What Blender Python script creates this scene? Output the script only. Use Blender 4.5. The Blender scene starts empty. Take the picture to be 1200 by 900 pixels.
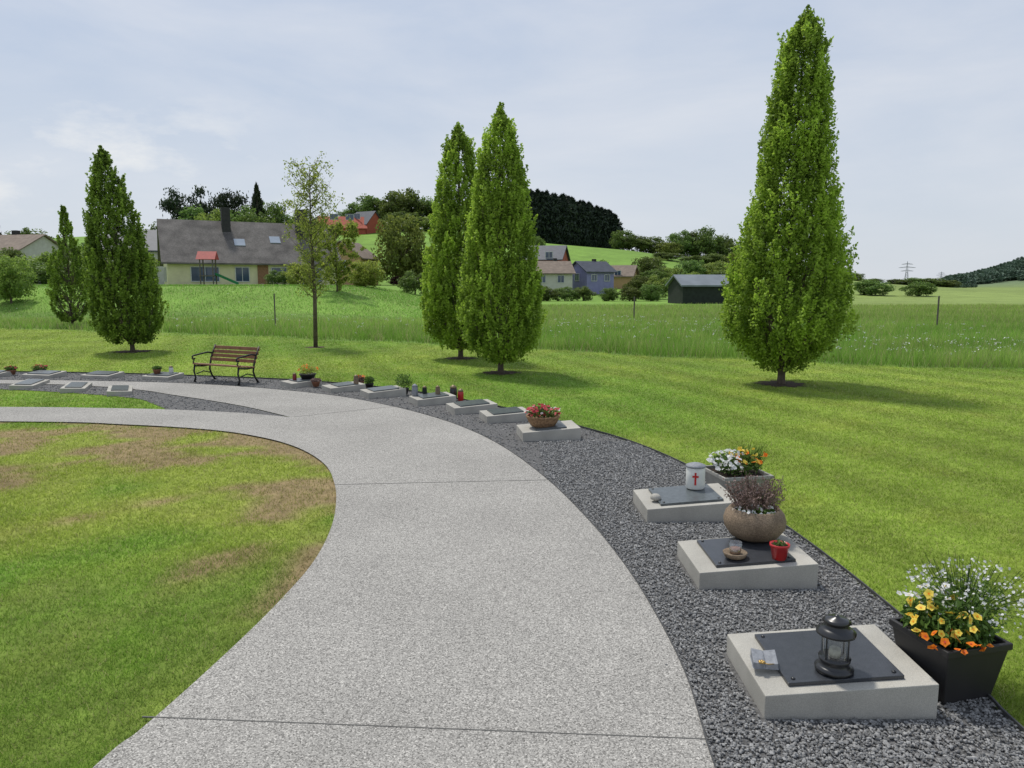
import bpy, math, random
import numpy as np
from mathutils import Vector, noise as mn
from mathutils.geometry import tessellate_polygon
rs=np.random.RandomState(7); random.seed(5)
scene=bpy.context.scene; COL=scene.collection
rad=math.radians
# ---------------------------------------------------------------- materials
def newmat(name):
    m=bpy.data.materials.new(name); m.use_nodes=True
    nt=m.node_tree; nt.nodes.clear(); return m,nt,nt.nodes,nt.links
def mk(name,c1,c2=None,scale=8,rough=.8,bump=0,bscale=None,metal=0,spec=.3,detail=6,speck=None):
    m,nt,N,L=newmat(name)
    o=N.new('ShaderNodeOutputMaterial'); p=N.new('ShaderNodeBsdfPrincipled'); L.new(p.outputs[0],o.inputs[0])
    p.inputs['Roughness'].default_value=rough; p.inputs['Metallic'].default_value=metal
    p.inputs['Specular IOR Level'].default_value=spec
    if c2 is None: c2=tuple(c*.75 for c in c1)
    tc=N.new('ShaderNodeTexCoord')
    n=N.new('ShaderNodeTexNoise'); n.inputs['Scale'].default_value=scale; n.inputs['Detail'].default_value=detail
    L.new(tc.outputs['Object'],n.inputs['Vector'])
    r=N.new('ShaderNodeValToRGB'); r.color_ramp.elements[0].position=.3; r.color_ramp.elements[1].position=.7
    r.color_ramp.elements[0].color=(*c2,1); r.color_ramp.elements[1].color=(*c1,1)
    L.new(n.outputs['Fac'],r.inputs[0]); col=r.outputs[0]
    if speck:
        sc,amt=speck
        v=N.new('ShaderNodeTexNoise'); v.inputs['Scale'].default_value=sc; v.inputs['Detail'].default_value=2
        L.new(tc.outputs['Object'],v.inputs['Vector'])
        mr=N.new('ShaderNodeMapRange'); mr.inputs[1].default_value=.35; mr.inputs[2].default_value=.65
        mr.inputs[3].default_value=1-amt; mr.inputs[4].default_value=1+amt
        L.new(v.outputs['Fac'],mr.inputs[0])
        mx=N.new('ShaderNodeVectorMath'); mx.operation='SCALE'; L.new(col,mx.inputs[0]); L.new(mr.outputs[0],mx.inputs['Scale']); col=mx.outputs[0]
    L.new(col,p.inputs['Base Color'])
    if bump:
        b=N.new('ShaderNodeBump'); b.inputs['Strength'].default_value=bump; b.inputs['Distance'].default_value=.01
        n2=N.new('ShaderNodeTexNoise'); n2.inputs['Scale'].default_value=bscale or scale*4; n2.inputs['Detail'].default_value=4
        L.new(tc.outputs['Object'],n2.inputs['Vector']); L.new(n2.outputs['Fac'],b.inputs['Height']); L.new(b.outputs[0],p.inputs['Normal'])
    return m
def mkaggregate():
    # exposed aggregate: fine voronoi chips, each with its own tone, on grey cement, with faint stains
    m,nt,N,L=newmat('exposed_aggregate')
    o=N.new('ShaderNodeOutputMaterial'); p=N.new('ShaderNodeBsdfPrincipled'); L.new(p.outputs[0],o.inputs[0]); p.inputs['Roughness'].default_value=.9; p.inputs['Specular IOR Level'].default_value=.2
    tc=N.new('ShaderNodeTexCoord')
    v=N.new('ShaderNodeTexVoronoi'); v.inputs['Scale'].default_value=190; L.new(tc.outputs['Object'],v.inputs['Vector'])
    r=N.new('ShaderNodeValToRGB'); e=r.color_ramp.elements; e[0].position=0; e[0].color=(.12,.114,.105,1); e[1].position=1; e[1].color=(.58,.555,.51,1)
    for ps,cc in((.16,(.195,.186,.172)),(.5,(.325,.312,.288)),(.84,(.395,.378,.348))):
        q=e.new(ps); q.color=(*cc,1)
    sx=N.new('ShaderNodeSeparateXYZ'); L.new(v.outputs['Color'],sx.inputs[0]); L.new(sx.outputs[0],r.inputs[0])
    n=N.new('ShaderNodeTexNoise'); n.inputs['Scale'].default_value=.8; n.inputs['Detail'].default_value=9; n.inputs['Roughness'].default_value=.65; L.new(tc.outputs['Object'],n.inputs['Vector'])
    mr=N.new('ShaderNodeMapRange'); mr.inputs[1].default_value=.3; mr.inputs[2].default_value=.7; mr.inputs[3].default_value=.86; mr.inputs[4].default_value=1.08; L.new(n.outputs['Fac'],mr.inputs[0])
    mx=N.new('ShaderNodeVectorMath'); mx.operation='SCALE'; L.new(r.outputs[0],mx.inputs[0]); L.new(mr.outputs[0],mx.inputs['Scale']); L.new(mx.outputs[0],p.inputs['Base Color'])
    b=N.new('ShaderNodeBump'); b.inputs['Strength'].default_value=.25; b.inputs['Distance'].default_value=.002; b.invert=True; L.new(v.outputs['Distance'],b.inputs['Height']); L.new(b.outputs[0],p.inputs['Normal'])
    return m
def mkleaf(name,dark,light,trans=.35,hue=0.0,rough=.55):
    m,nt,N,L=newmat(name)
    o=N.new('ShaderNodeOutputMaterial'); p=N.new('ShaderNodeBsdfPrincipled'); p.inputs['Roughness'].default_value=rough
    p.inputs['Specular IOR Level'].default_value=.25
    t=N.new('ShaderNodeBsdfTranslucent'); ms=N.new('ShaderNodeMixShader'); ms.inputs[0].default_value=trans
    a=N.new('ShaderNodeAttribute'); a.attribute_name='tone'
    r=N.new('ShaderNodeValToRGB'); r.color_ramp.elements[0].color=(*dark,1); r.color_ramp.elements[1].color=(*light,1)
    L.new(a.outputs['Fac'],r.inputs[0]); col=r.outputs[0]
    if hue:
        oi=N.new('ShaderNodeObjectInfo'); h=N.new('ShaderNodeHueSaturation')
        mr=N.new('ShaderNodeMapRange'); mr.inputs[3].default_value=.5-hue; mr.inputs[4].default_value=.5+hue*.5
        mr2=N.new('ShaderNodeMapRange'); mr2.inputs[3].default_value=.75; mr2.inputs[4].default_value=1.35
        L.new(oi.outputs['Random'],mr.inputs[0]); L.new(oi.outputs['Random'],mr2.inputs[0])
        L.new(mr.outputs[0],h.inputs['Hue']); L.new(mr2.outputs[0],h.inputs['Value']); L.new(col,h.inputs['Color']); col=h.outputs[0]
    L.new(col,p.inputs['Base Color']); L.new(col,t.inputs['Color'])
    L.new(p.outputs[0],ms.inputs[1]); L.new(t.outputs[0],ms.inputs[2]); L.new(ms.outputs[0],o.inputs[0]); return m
def mkcol(name,trans=.3,rough=.7,noise=None,bump=0,spec=.2):
    m,nt,N,L=newmat(name)
    o=N.new('ShaderNodeOutputMaterial'); p=N.new('ShaderNodeBsdfPrincipled'); p.inputs['Roughness'].default_value=rough
    p.inputs['Specular IOR Level'].default_value=spec
    a=N.new('ShaderNodeAttribute'); a.attribute_name='col'; col=a.outputs['Color']
    if noise:
        g=N.new('ShaderNodeNewGeometry'); n=N.new('ShaderNodeTexNoise'); n.inputs['Scale'].default_value=noise; n.inputs['Detail'].default_value=10; n.inputs['Roughness'].default_value=.75
        L.new(g.outputs['Position'],n.inputs['Vector'])
        mr=N.new('ShaderNodeMapRange'); mr.inputs[1].default_value=.3; mr.inputs[2].default_value=.7; mr.inputs[3].default_value=.6; mr.inputs[4].default_value=1.4
        L.new(n.outputs['Fac'],mr.inputs[0]); mx=N.new('ShaderNodeVectorMath'); mx.operation='SCALE'
        n3=N.new('ShaderNodeTexNoise'); n3.inputs['Scale'].default_value=.22; n3.inputs['Detail'].default_value=8; n3.inputs['Roughness'].default_value=.7; L.new(g.outputs['Position'],n3.inputs['Vector'])
        mr3=N.new('ShaderNodeMapRange'); mr3.inputs[1].default_value=.3; mr3.inputs[2].default_value=.7; mr3.inputs[3].default_value=.75; mr3.inputs[4].default_value=1.25; L.new(n3.outputs['Fac'],mr3.inputs[0])
        mm=N.new('ShaderNodeMath'); mm.operation='MULTIPLY'; L.new(mr.outputs[0],mm.inputs[0]); L.new(mr3.outputs[0],mm.inputs[1])
        L.new(col,mx.inputs[0]); L.new(mm.outputs[0],mx.inputs['Scale']); col=mx.outputs[0]
        if bump:
            b=N.new('ShaderNodeBump'); b.inputs['Strength'].default_value=bump; b.inputs['Distance'].default_value=.03
            L.new(n.outputs['Fac'],b.inputs['Height']); L.new(b.outputs[0],p.inputs['Normal'])
    L.new(col,p.inputs['Base Color'])
    if trans:
        t=N.new('ShaderNodeBsdfTranslucent'); ms=N.new('ShaderNodeMixShader'); ms.inputs[0].default_value=trans
        L.new(col,t.inputs['Color']); L.new(p.outputs[0],ms.inputs[1]); L.new(t.outputs[0],ms.inputs[2]); L.new(ms.outputs[0],o.inputs[0])
    else: L.new(p.outputs[0],o.inputs[0])
    return m
def mkglass(name,c=(.9,.93,.93)):
    m,nt,N,L=newmat(name)
    o=N.new('ShaderNodeOutputMaterial'); g=N.new('ShaderNodeBsdfGlossy'); g.inputs['Roughness'].default_value=.05
    t=N.new('ShaderNodeBsdfTransparent'); t.inputs[0].default_value=(*c,1)
    ms=N.new('ShaderNodeMixShader'); ms.inputs[0].default_value=.18
    n=N.new('ShaderNodeTexNoise'); n.inputs['Scale'].default_value=20
    mr=N.new('ShaderNodeMapRange'); mr.inputs[3].default_value=.1; mr.inputs[4].default_value=.3
    L.new(n.outputs['Fac'],mr.inputs[0]); L.new(mr.outputs[0],ms.inputs[0])
    L.new(t.outputs[0],ms.inputs[1]); L.new(g.outputs[0],ms.inputs[2]); L.new(ms.outputs[0],o.inputs[0]); return m

M={}
M['path']=mkaggregate()
M['joint']=mk('joint_filler',(.16,.155,.145),scale=20,rough=.9)
M['gravelbase']=mk('gravel_bed',(.17,.167,.165),(.06,.059,.058),scale=60,rough=.9,bump=1,bscale=80)
M['concrete']=mk('cast_concrete',(.45,.43,.38),(.33,.315,.28),scale=4,rough=.85,bump=.15,bscale=180,speck=(260,.14),detail=9)
M['slate']=mk('polished_slate',(.045,.048,.055),(.033,.036,.042),scale=30,rough=.3,spec=.5,speck=(300,.3))
M['slatelight']=mk('weathered_slate',(.10,.115,.12),(.065,.075,.08),scale=30,rough=.35,spec=.5,speck=(300,.2))
M['black']=mk('black_metal',(.018,.018,.02),scale=20,rough=.3,spec=.6)
M['iron']=mk('cast_iron',(.012,.012,.013),scale=20,rough=.5,spec=.4)
M['wood']=mk('bench_wood',(.30,.155,.085),(.18,.09,.05),scale=9,rough=.6,bump=.2)
M['bark']=mk('bark',(.17,.135,.10),(.08,.064,.05),scale=14,rough=.95,bump=.6)
M['mulch']=mk('mulch',(.10,.065,.04),(.035,.024,.018),scale=22,rough=1,bump=1,bscale=50)
M['steel']=mk('edging_steel',(.07,.07,.07),scale=12,rough=.6)
M['plastic']=mk('black_plastic_pot',(.026,.025,.026),(.035,.033,.032),scale=6,rough=.5,bump=.05)
M['stoneware']=mk('brown_stoneware',(.27,.20,.135),(.15,.11,.075),scale=9,rough=.8,bump=.3,bscale=70,speck=(120,.25))
M['redglaze']=mk('red_plastic',(.50,.02,.02),(.38,.015,.02),scale=10,rough=.3,spec=.5)
M['darkred']=mk('dark_red_plastic',(.22,.02,.02),(.15,.015,.02),scale=10,rough=.4,spec=.5)
M['white']=mk('white_enamel',(.72,.72,.68),(.6,.6,.57),scale=15,rough=.4)
M['grey']=mk('grey_pot',(.36,.35,.32),(.27,.26,.24),scale=9,rough=.8,bump=.1)
M['stone']=mk('ornament_stone',(.30,.31,.33),(.18,.19,.21),scale=40,rough=.6,bump=.3)
M['gold']=mk('gold_paint',(.55,.36,.12),scale=30,rough=.4,metal=.7)
M['tarnish']=mk('tarnished_lid',(.22,.17,.10),scale=30,rough=.5,metal=.5)
M['wicker']=mk('wicker',(.36,.22,.12),(.17,.10,.055),scale=40,rough=.8,bump=.8,bscale=50)
M['terracotta']=mk('terracotta',(.33,.15,.09),scale=12,rough=.8)
M['soil']=mk('soil',(.05,.035,.025),(.02,.015,.01),scale=40,rough=1,bump=1)
M['wax']=mk('wax',(.7,.66,.55),scale=10,rough=.5)
M['glass']=mkglass('clear_glass'); 
M['redcross']=mk('red_paint',(.6,.03,.03),scale=10,rough=.5)
M['petal_w']=mkleaf('white_petal',(.62,.62,.6),(.85,.85,.83),.25)
M['petal_y']=mkleaf('yellow_petal',(.75,.50,.02),(.9,.72,.15),.25)
M['petal_o']=mkleaf('orange_petal',(.75,.13,.01),(.9,.28,.02),.25)
M['petal_r']=mkleaf('red_petal',(.40,.02,.03),(.65,.10,.13),.25)
M['heather']=mkleaf('heather',(.13,.085,.06),(.34,.24,.22),.2)
M['plantleaf']=mkleaf('plant_leaf',(.035,.08,.015),(.14,.24,.045),.35)
M['leaf']=mkleaf('hornbeam_leaf',(.08,.145,.018),(.48,.66,.09),.5)
M['leafdark']=mkleaf('hornbeam_leaf_dark',(.05,.10,.015),(.33,.47,.07),.45)
M['leafyellow']=mkleaf('young_leaf',(.14,.19,.035),(.44,.50,.09),.5)
M['decid']=mkleaf('broadleaf',(.038,.075,.018),(.21,.30,.065),.35,hue=.03)
M['decidlight']=mkleaf('light_broadleaf',(.09,.15,.03),(.33,.43,.09),.4,hue=.025)
M['conifer']=mkleaf('conifer_needles',(.014,.03,.014),(.06,.09,.035),.1,hue=.02)
M['purple']=mkleaf('purple_leaf',(.03,.01,.012),(.09,.03,.035),.2)
M['roofbrown']=mk('weathered_roof_tiles',(.165,.15,.138),(.08,.073,.068),scale=.9,rough=.85,bump=.6,bscale=9,speck=(9,.18),detail=9)
M['roofdark']=mk('dark_slate_roof',(.07,.078,.10),(.045,.05,.065),scale=2,rough=.6,bump=.3)
M['chimney']=mk('dark_chimney_cladding',(.045,.043,.042),(.03,.03,.03),scale=4,rough=.8)
M['rooflight']=mk('light_tile_roof',(.24,.19,.15),(.16,.125,.10),scale=2,rough=.85,bump=.3)
M['roofmetal']=mk('metal_roof',(.19,.215,.235),(.14,.16,.175),scale=1,rough=.5)
M['cream']=mk('cream_render',(.66,.61,.40),(.57,.52,.34),scale=2,rough=.9)
M['offwhite']=mk('offwhite_render',(.56,.54,.50),(.48,.45,.41),scale=2,rough=.9)
M['lilac']=mk('lilac_render',(.26,.25,.44),(.21,.20,.37),scale=2,rough=.9)
M['orange']=mk('ochre_render',(.46,.29,.16),(.40,.25,.14),scale=2,rough=.9)
M['redwall']=mk('red_cladding',(.38,.095,.055),(.30,.07,.045),scale=2,rough=.8)
M['barn']=mk('dark_boarding',(.028,.036,.030),(.018,.022,.018),scale=3,rough=.8)
M['pane']=mk('window_pane',(.05,.08,.14),(.03,.05,.09),scale=1,rough=.1,spec=.8)
M['skypane']=mk('skylight_pane',(.32,.36,.42),(.26,.30,.35),scale=1,rough=.15,spec=.8)
M['frame']=mk('white_frame',(.6,.6,.58),scale=5,rough=.5)
M['slide']=mk('green_plastic',(.03,.22,.09),scale=4,rough=.4)
M['roofred']=mk('red_play_roof',(.38,.05,.04),scale=4,rough=.6)
M['post']=mk('grey_post_wood',(.16,.14,.12),(.09,.08,.07),scale=8,rough=.9,bump=.3)
M['pylon']=mk('galvanised_steel',(.25,.27,.29),scale=1,rough=.6)

# ---------------------------------------------------------------- mesh helpers
class MB:
    def __init__(s): s.v=[];s.f=[]
    def add(s,vs,fs):
        b=len(s.v); s.v+= [tuple(x) for x in vs]; s.f+=[tuple(i+b for i in f) for f in fs]; return s
    def box(s,c,d,yaw=0,tilt=None):
        x,y,z=[k/2 for k in d]; vs=[]
        for sz in(-z,z):
            for a,b in((-x,-y),(x,-y),(x,y),(-x,y)):
                X,Y,Z=a,b,sz
                if tilt:
                    ct,st=math.cos(tilt),math.sin(tilt); X,Z=X*ct-Z*st, X*st+Z*ct
                cy,sy=math.cos(yaw),math.sin(yaw); vs.append((c[0]+X*cy-Y*sy,c[1]+X*sy+Y*cy,c[2]+Z))
        return s.add(vs,[(3,2,1,0),(4,5,6,7),(0,1,5,4),(1,2,6,5),(2,3,7,6),(3,0,4,7)])
    def lathe(s,prof,n=24,c=(0,0,0),cap=True):
        vs=[];fs=[]
        for r,z in prof:
            for i in range(n):
                a=2*math.pi*i/n; vs.append((c[0]+r*math.cos(a),c[1]+r*math.sin(a),c[2]+z))
        for j in range(len(prof)-1):
            for i in range(n):
                k=(i+1)%n; fs.append((j*n+i,j*n+k,(j+1)*n+k,(j+1)*n+i))
        if cap:
            fs.append(tuple(range(n))[::-1]); fs.append(tuple((len(prof)-1)*n+i for i in range(n)))
        return s.add(vs,fs)
    def tube(s,pts,rr,n=6):
        vs=[];fs=[];P=[Vector(p) for p in pts]
        for j,p in enumerate(P):
            d=(P[min(j+1,len(P)-1)]-P[max(j-1,0)]).normalized()
            u=d.cross(Vector((0,1,.01)) if abs(d.y)<.9 else Vector((1,0,0))).normalized(); w=d.cross(u)
            for i in range(n):
                a=2*math.pi*i/n; vs.append(p+(u*math.cos(a)+w*math.sin(a))*rr[j])
        for j in range(len(P)-1):
            for i in range(n):
                k=(i+1)%n; fs.append((j*n+i,j*n+k,(j+1)*n+k,(j+1)*n+i))
        fs.append(tuple(range(n))[::-1]); fs.append(tuple((len(P)-1)*n+i for i in range(n)))
        return s.add(vs,fs)
    def obj(s,name,mat,parent=None,loc=(0,0,0),rot=(0,0,0),smooth=False,bevel=0):
        me=bpy.data.meshes.new(name); me.from_pydata(s.v,[],s.f); me.update()
        if smooth:
            me.polygons.foreach_set('use_smooth',[True]*len(me.polygons))
        me.materials.append(mat); return link(bpy.data.objects.new(name,me),parent,loc,rot,bevel)
def link(o,parent=None,loc=(0,0,0),rot=(0,0,0),bevel=0):
    COL.objects.link(o); o.location=loc; o.rotation_euler=rot
    if parent is not None: o.parent=parent
    if bevel:
        b=o.modifiers.new('bevel','BEVEL'); b.width=bevel; b.segments=2; b.limit_method='ANGLE'; b.angle_limit=rad(40)
    return o
def thing(name,label,cat,loc,yaw=0,group=None,scale=1):
    o=bpy.data.objects.new(name,None); o.empty_display_size=.1; link(o,None,loc,(0,0,yaw)); o.scale=(scale,)*3
    o['label']=label;o['category']=cat
    if group:o['group']=group
    return o
def npmesh(name,V,k,attr,mat,kind='FLOAT'):
    F=len(V)//k; me=bpy.data.meshes.new(name)
    me.vertices.add(F*k); me.vertices.foreach_set('co',V.astype(np.float32).ravel())
    me.loops.add(F*k); me.loops.foreach_set('vertex_index',np.arange(F*k,dtype=np.int32))
    me.polygons.add(F); me.polygons.foreach_set('loop_start',(np.arange(F)*k).astype(np.int32))
    me.update(calc_edges=True)
    if attr is not None:
        if kind=='FLOAT':
            a=me.attributes.new('tone','FLOAT','POINT'); a.data.foreach_set('value',attr.astype(np.float32).ravel())
        else:
            a=me.attributes.new('col','FLOAT_COLOR','POINT')
            c=np.ones((F*k,4),np.float32); c[:,:3]=attr; a.data.foreach_set('color',c.ravel())
    me.materials.append(mat); return me
def unit(a): return a/np.maximum(np.linalg.norm(a,axis=-1,keepdims=True),1e-6)
def leaves(P,l,w,tone,rng,up=.2,droop=0,out=None):
    n=len(P); a=rng.normal(size=(n,3)); 
    if out is not None: a+=out*1.0
    a[:,2]-=droop; a=unit(a); nn=rng.normal(size=(n,3)); nn[:,2]+=up; b=unit(np.cross(a,nn))
    l=(l*rng.uniform(.7,1.25,n))[:,None]; w=(w*rng.uniform(.7,1.2,n))[:,None]
    V=np.stack([P-a*l*.5,P+b*w*.5,P+a*l*.5,P-b*w*.5],1).reshape(-1,3)
    return V,np.repeat(np.clip(tone,0,1),4)
# value noise
TB=np.random.RandomState(3).rand(256,256)
def vn(x,y):
    xi=np.floor(x).astype(int);yi=np.floor(y).astype(int);fx=x-xi;fy=y-yi;fx=fx*fx*(3-2*fx);fy=fy*fy*(3-2*fy)
    g=lambda a,b:TB[a%256,b%256]
    return (g(xi,yi)*(1-fx)+g(xi+1,yi)*fx)*(1-fy)+(g(xi,yi+1)*(1-fx)+g(xi+1,yi+1)*fx)*fy
def fbm(x,y): return (vn(x,y)+.5*vn(x*2.1+7,y*2.1+3)+.25*vn(x*4.3+1,y*4.3+9))/1.75
def inpoly(x,y,poly):
    c=np.zeros(x.shape,bool); n=len(poly); j=n-1
    for i in range(n):
        xi,yi=poly[i];xj,yj=poly[j]
        if yi!=yj:
            c^=((yi>y)!=(yj>y))&(x<(xj-xi)*(y-yi)/(yj-yi)+xi)
        j=i
    return c
def sm(t): t=np.clip(t,0,1); return t*t*(3-2*t)
def curve(P,k=6):
    P=[Vector((*p,0)) for p in P]; out=[]
    for i in range(len(P)-1):
        a=P[max(i-1,0)];b=P[i];c=P[i+1];d=P[min(i+2,len(P)-1)]
        for s in range(k):
            t=s/k; q=.5*((2*b)+(c-a)*t+(2*a-5*b+4*c-d)*t*t+(3*b-a-3*c+d)*t**3); out.append((q.x,q.y))
    out.append((P[-1].x,P[-1].y)); return out
# ---------------------------------------------------------------- terrain
HX=[-600,-173,-115,-49,-11.5,11.5,34.6,52,72,92,112,133,173,600]
HZ=[12,13,16,17.5,18,15,13,10.5,6.5,3.5,1.6,.6,.3,0]
def terr(x,y):
    x=np.asarray(x,float);y=np.asarray(y,float)
    bank=1.75*sm((y-36)/12)*(1-sm((x+14)/12))
    rat=250/np.maximum(y,250)
    h=np.interp(x*rat,HX,HZ)*sm((y-95)/150)*(1-.6*sm((y-290)/300))
    far=62*sm((x-.56*y)/(.22*y+1))*sm((y-800)/500)
    return bank+h+far
def tz(x,y): return float(terr(x,y))

# plan outlines
R=[(.55,.0),(.68,1.2),(.74,2.5),(.76,2.77),(.785,3.16),(.77,3.73),(.71,4.45),(.57,5.38),(.31,6.57),(-.09,7.88),(-.58,8.98),(-1.16,9.9),(-1.82,10.72),(-2.72,11.6),(-3.88,12.35),(-4.94,12.86),(-6.2,13.28),(-7.89,13.56),(-9.55,13.69),(-16,13.9)]
Lf=[(-2.0,.0),(-1.65,1.5),(-1.52,2.5),(-1.47,2.7),(-1.41,3.02),(-1.34,3.49),(-1.29,3.94),(-1.26,4.45),(-1.29,5.0),(-1.38,5.6),(-1.56,6.34),(-1.85,7.12),(-2.32,7.85),(-2.89,8.4),(-3.66,8.85),(-4.88,9.2),(-6.62,9.42),(-14,9.6)]
I=[(-2.96,9.73),(-3.77,10.07),(-4.9,10.35),(-6.13,10.5),(-7.41,10.57),(-14,10.75)]
I2=[(-2.96,9.73),(-3.83,10.57),(-4.71,11.25),(-5.5,11.8),(-6.2,12.3),(-7.3,12.8),(-9.14,13.15),(-16,13.4)]
G=[(1.95,.0),(2.0,1.5),(2.01,2.7),(2.03,2.99),(2.06,3.83),(2.0,5.09),(1.8,6.63),(1.4,8.0),(.84,9.05),(-.12,10.5),(-1.38,11.92),(-2.55,12.86),(-4.26,13.75),(-6.67,14.45),(-8.58,14.8),(-10.6,15.0),(-16,15.2)]
cR,cL,cI,cI2,cG=[curve(c) for c in(R,Lf,I,I2,G)]
path_poly=cR+cI2[::-1]+cI[1:]+cL[::-1]
gravel_poly=cG+cR[::-1]
isl=[(-4.9,10.38),(-5.35,10.9),(-5.9,11.45),(-7.0,11.95),(-8.4,12.4),(-10.5,12.8),(-16,13.0)]
island_poly=cI[:13]+[p for p in curve(isl)[1:]]+cI2[::-1][:-1]
def sheet(name,poly,z,mat):
    tri=tessellate_polygon([[Vector((a,b,0)) for a,b in poly]])
    me=bpy.data.meshes.new(name); vs=[(a,b,z) for a,b in poly]
    fs=[]
    for t in tri:
        a,b,c=[Vector(vs[i]) for i in t]
        fs.append(t if (b-a).cross(c-a).z>0 else t[::-1])
    me.from_pydata(vs,[],fs); me.update(); me.materials.append(mat)
    o=bpy.data.objects.new(name,me); link(o); o['kind']='structure'; return o
sheet('path',path_poly,.016,M['path'])
sheet('gravel_bed',gravel_poly,.006,M['gravelbase'])
sheet('gravel_island_bed',island_poly,.007,M['gravelbase'])
def ribbon(name,pts,w,z,h,mat):
    b=MB()
    for (x1,y1),(x2,y2) in zip(pts[:-1],pts[1:]):
        d=Vector((x2-x1,y2-y1)); 
        if d.length<1e-4: continue
        b.box(((x1+x2)/2,(y1+y2)/2,z+h/2),(d.length*1.01,w,h),yaw=math.atan2(d.y,d.x))
    o=b.obj(name,mat); o['kind']='structure'
ribbon('lawn_edging',cG,.008,0,.03,M['steel'])
ribbon('path_edging',cR,.006,0,.021,M['steel'])
for a,b in(((-1.49,2.8),(.765,2.65)),((-1.55,6.34),(.33,6.5)),((-2.90,9.75),(-1.72,10.6))):
    ribbon('path_joint',[a,b],.005 if a[1]<4 else .008,.012,.006,M['joint'])
# tone zones
GR=np.array([.130,.285,.026]);YE=np.array([.33,.405,.065]);BR=np.array([.30,.225,.115]);ME=np.array([.14,.23,.045])
Lx=np.array([p[0] for p in cL]);Ly=np.array([p[1] for p in cL])
def edgedist(x,y):
    d=np.full(x.shape,99.)
    for i in range(0,len(cL),2): d=np.minimum(d,np.hypot(x-Lx[i],y-Ly[i]))
    return d
def lawncol(x,y):
    n1=fbm(x*.55+20,y*.55+4); n2=fbm(x*2.2,y*2.2+50); n3=fbm(x*.18+3,y*.18)
    left=(x<-1)&(y<9.6)
    mid=.25+.75*sm((y-3.8)/1.6)*(1-sm((y-8.6)/.8))
    yl=np.where(left,(sm((n1-.36)/.2)*.95*mid+sm((n2-.6)/.2)*.2),.22+.38*sm((n3-.35)/.35)+.22*sm((n2-.5)/.25))
    yl=np.clip(yl,0,1)[:,None]
    c=GR*(1-yl)+YE*yl
    br=np.where(left,sm((n1-.50)/.16)*sm((n2-.36)/.25)*.75*mid,0)
    ed=edgedist(x,y); br=np.maximum(br,np.where(left,sm((.28-ed)/.22)*sm((n2-.25)/.3)*sm((y-3.2)/1.5),0))[:,None]
    c=c*(1-br*.85)+BR*br*.85
    s=np.sin((x*.93+y*.36)*2*math.pi/1.1+.6*n2); c=c*(1+.14*np.where(left,0,s))[:,None]
    return c,br[:,0]
Mx=[-60,-21.2,-11.2,-2.5,.94,5.9,10.7,18,60]; My=[34,30.7,26.9,22.4,20.2,17.2,15.4,13,4]
def meadow(x,y): return y>np.interp(x,Mx,My)+.25*np.sin(x*1.3)
ys=np.concatenate([np.arange(-6,16,.22),np.arange(16,60,.8),60*1.045**np.arange(0,95)])
xh=np.concatenate([np.arange(0,12,.22),np.arange(12,50,1.0),50*1.06**np.arange(0,72)])
xs=np.concatenate([-xh[::-1][:-1],xh])
XX,YY=np.meshgrid(xs,ys); ZZ=terr(XX,YY); nx,ny=len(xs),len(ys)
me=bpy.data.meshes.new('terrain')
V=np.stack([XX,YY,ZZ],-1).reshape(-1,3); i0=(np.arange(ny-1)[:,None]*nx+np.arange(nx-1)).ravel()
Fq=np.stack([i0,i0+1,i0+nx+1,i0+nx],1)
me.vertices.add(len(V)); me.vertices.foreach_set('co',V.astype(np.float32).ravel())
me.loops.add(len(Fq)*4); me.loops.foreach_set('vertex_index',Fq.astype(np.int32).ravel())
me.polygons.add(len(Fq)); me.polygons.foreach_set('loop_start',(np.arange(len(Fq))*4).astype(np.int32)); me.update(calc_edges=True)
x,y=V[:,0],V[:,1]; c,br=lawncol(x,y)
c=c*.7+np.array([.02,.015,.005]); c=np.where(br[:,None]>.3,BR*.85,c)
mm=meadow(x,y); nbig=fbm(x*.02+9,y*.05)
c=np.where(mm[:,None],ME*(.75+.3*nbig[:,None]),c)
fld=np.array([.16,.275,.045])*(.7+.55*nbig[:,None])
c=np.where(((y>60)|((x<0)&(y>40)))[:,None],fld,c)
ry=np.array([.19,.25,.065])*(.75+.5*fbm(x*.012,y*.035)[:,None])
k=(sm((x-.42*y)/(.05*y+.01))*sm((y-45)/15))[:,None]; c=c*(1-k)+ry*k
k=sm((y-700)/400)[:,None]; c=c*(1-k)+np.array([.11,.155,.11])*k  # aerial haze painted into the ground colour, greyer with distance
col=np.ones((len(V),4),np.float32); col[:,:3]=c
a=me.attributes.new('col','FLOAT_COLOR','POINT'); a.data.foreach_set('color',col.ravel())
me.polygons.foreach_set('use_smooth',np.ones(len(Fq),bool))
me.materials.append(mkcol('ground_grass',0,.95,noise=7,bump=.6))
o=bpy.data.objects.new('terrain',me); link(o); o['kind']='structure'

# ---------------------------------------------------------------- grave markers layout (cx,cy,yaw,w,d,zl,zr)
GRAVES=[(1.375,3.07,0,.70,.54,.10,.15),(1.425,4.37,1,.69,.54,.10,.15),(1.345,5.60,2,.70,.54,.10,.15),(.42,8.5,8,.67,.50,.10,.14),(-.09,9.62,15,.60,.46,.09,.12),(-.57,10.28,20,.62,.46,.09,.12),
(-1.2,11.02,24,.60,.46,.09,.12),(-2.07,11.75,28,.62,.46,.09,.12),(-2.84,12.36,33,.60,.46,.08,.11),(-3.72,12.95,40,.55,.48,.08,.11),(-6.63,13.95,72,.42,.62,.06,.10),(-7.87,14.12,75,.42,.64,.06,.10),(-9.05,14.22,77,.42,.64,.06,.10),(-10.15,14.3,78,.42,.64,.06,.10),
(-8.45,12.86,196,.36,.90,.06,.08),(-7.40,12.46,202,.36,.84,.06,.08),(-6.46,12.08,206,.36,.76,.06,.08)]
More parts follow.
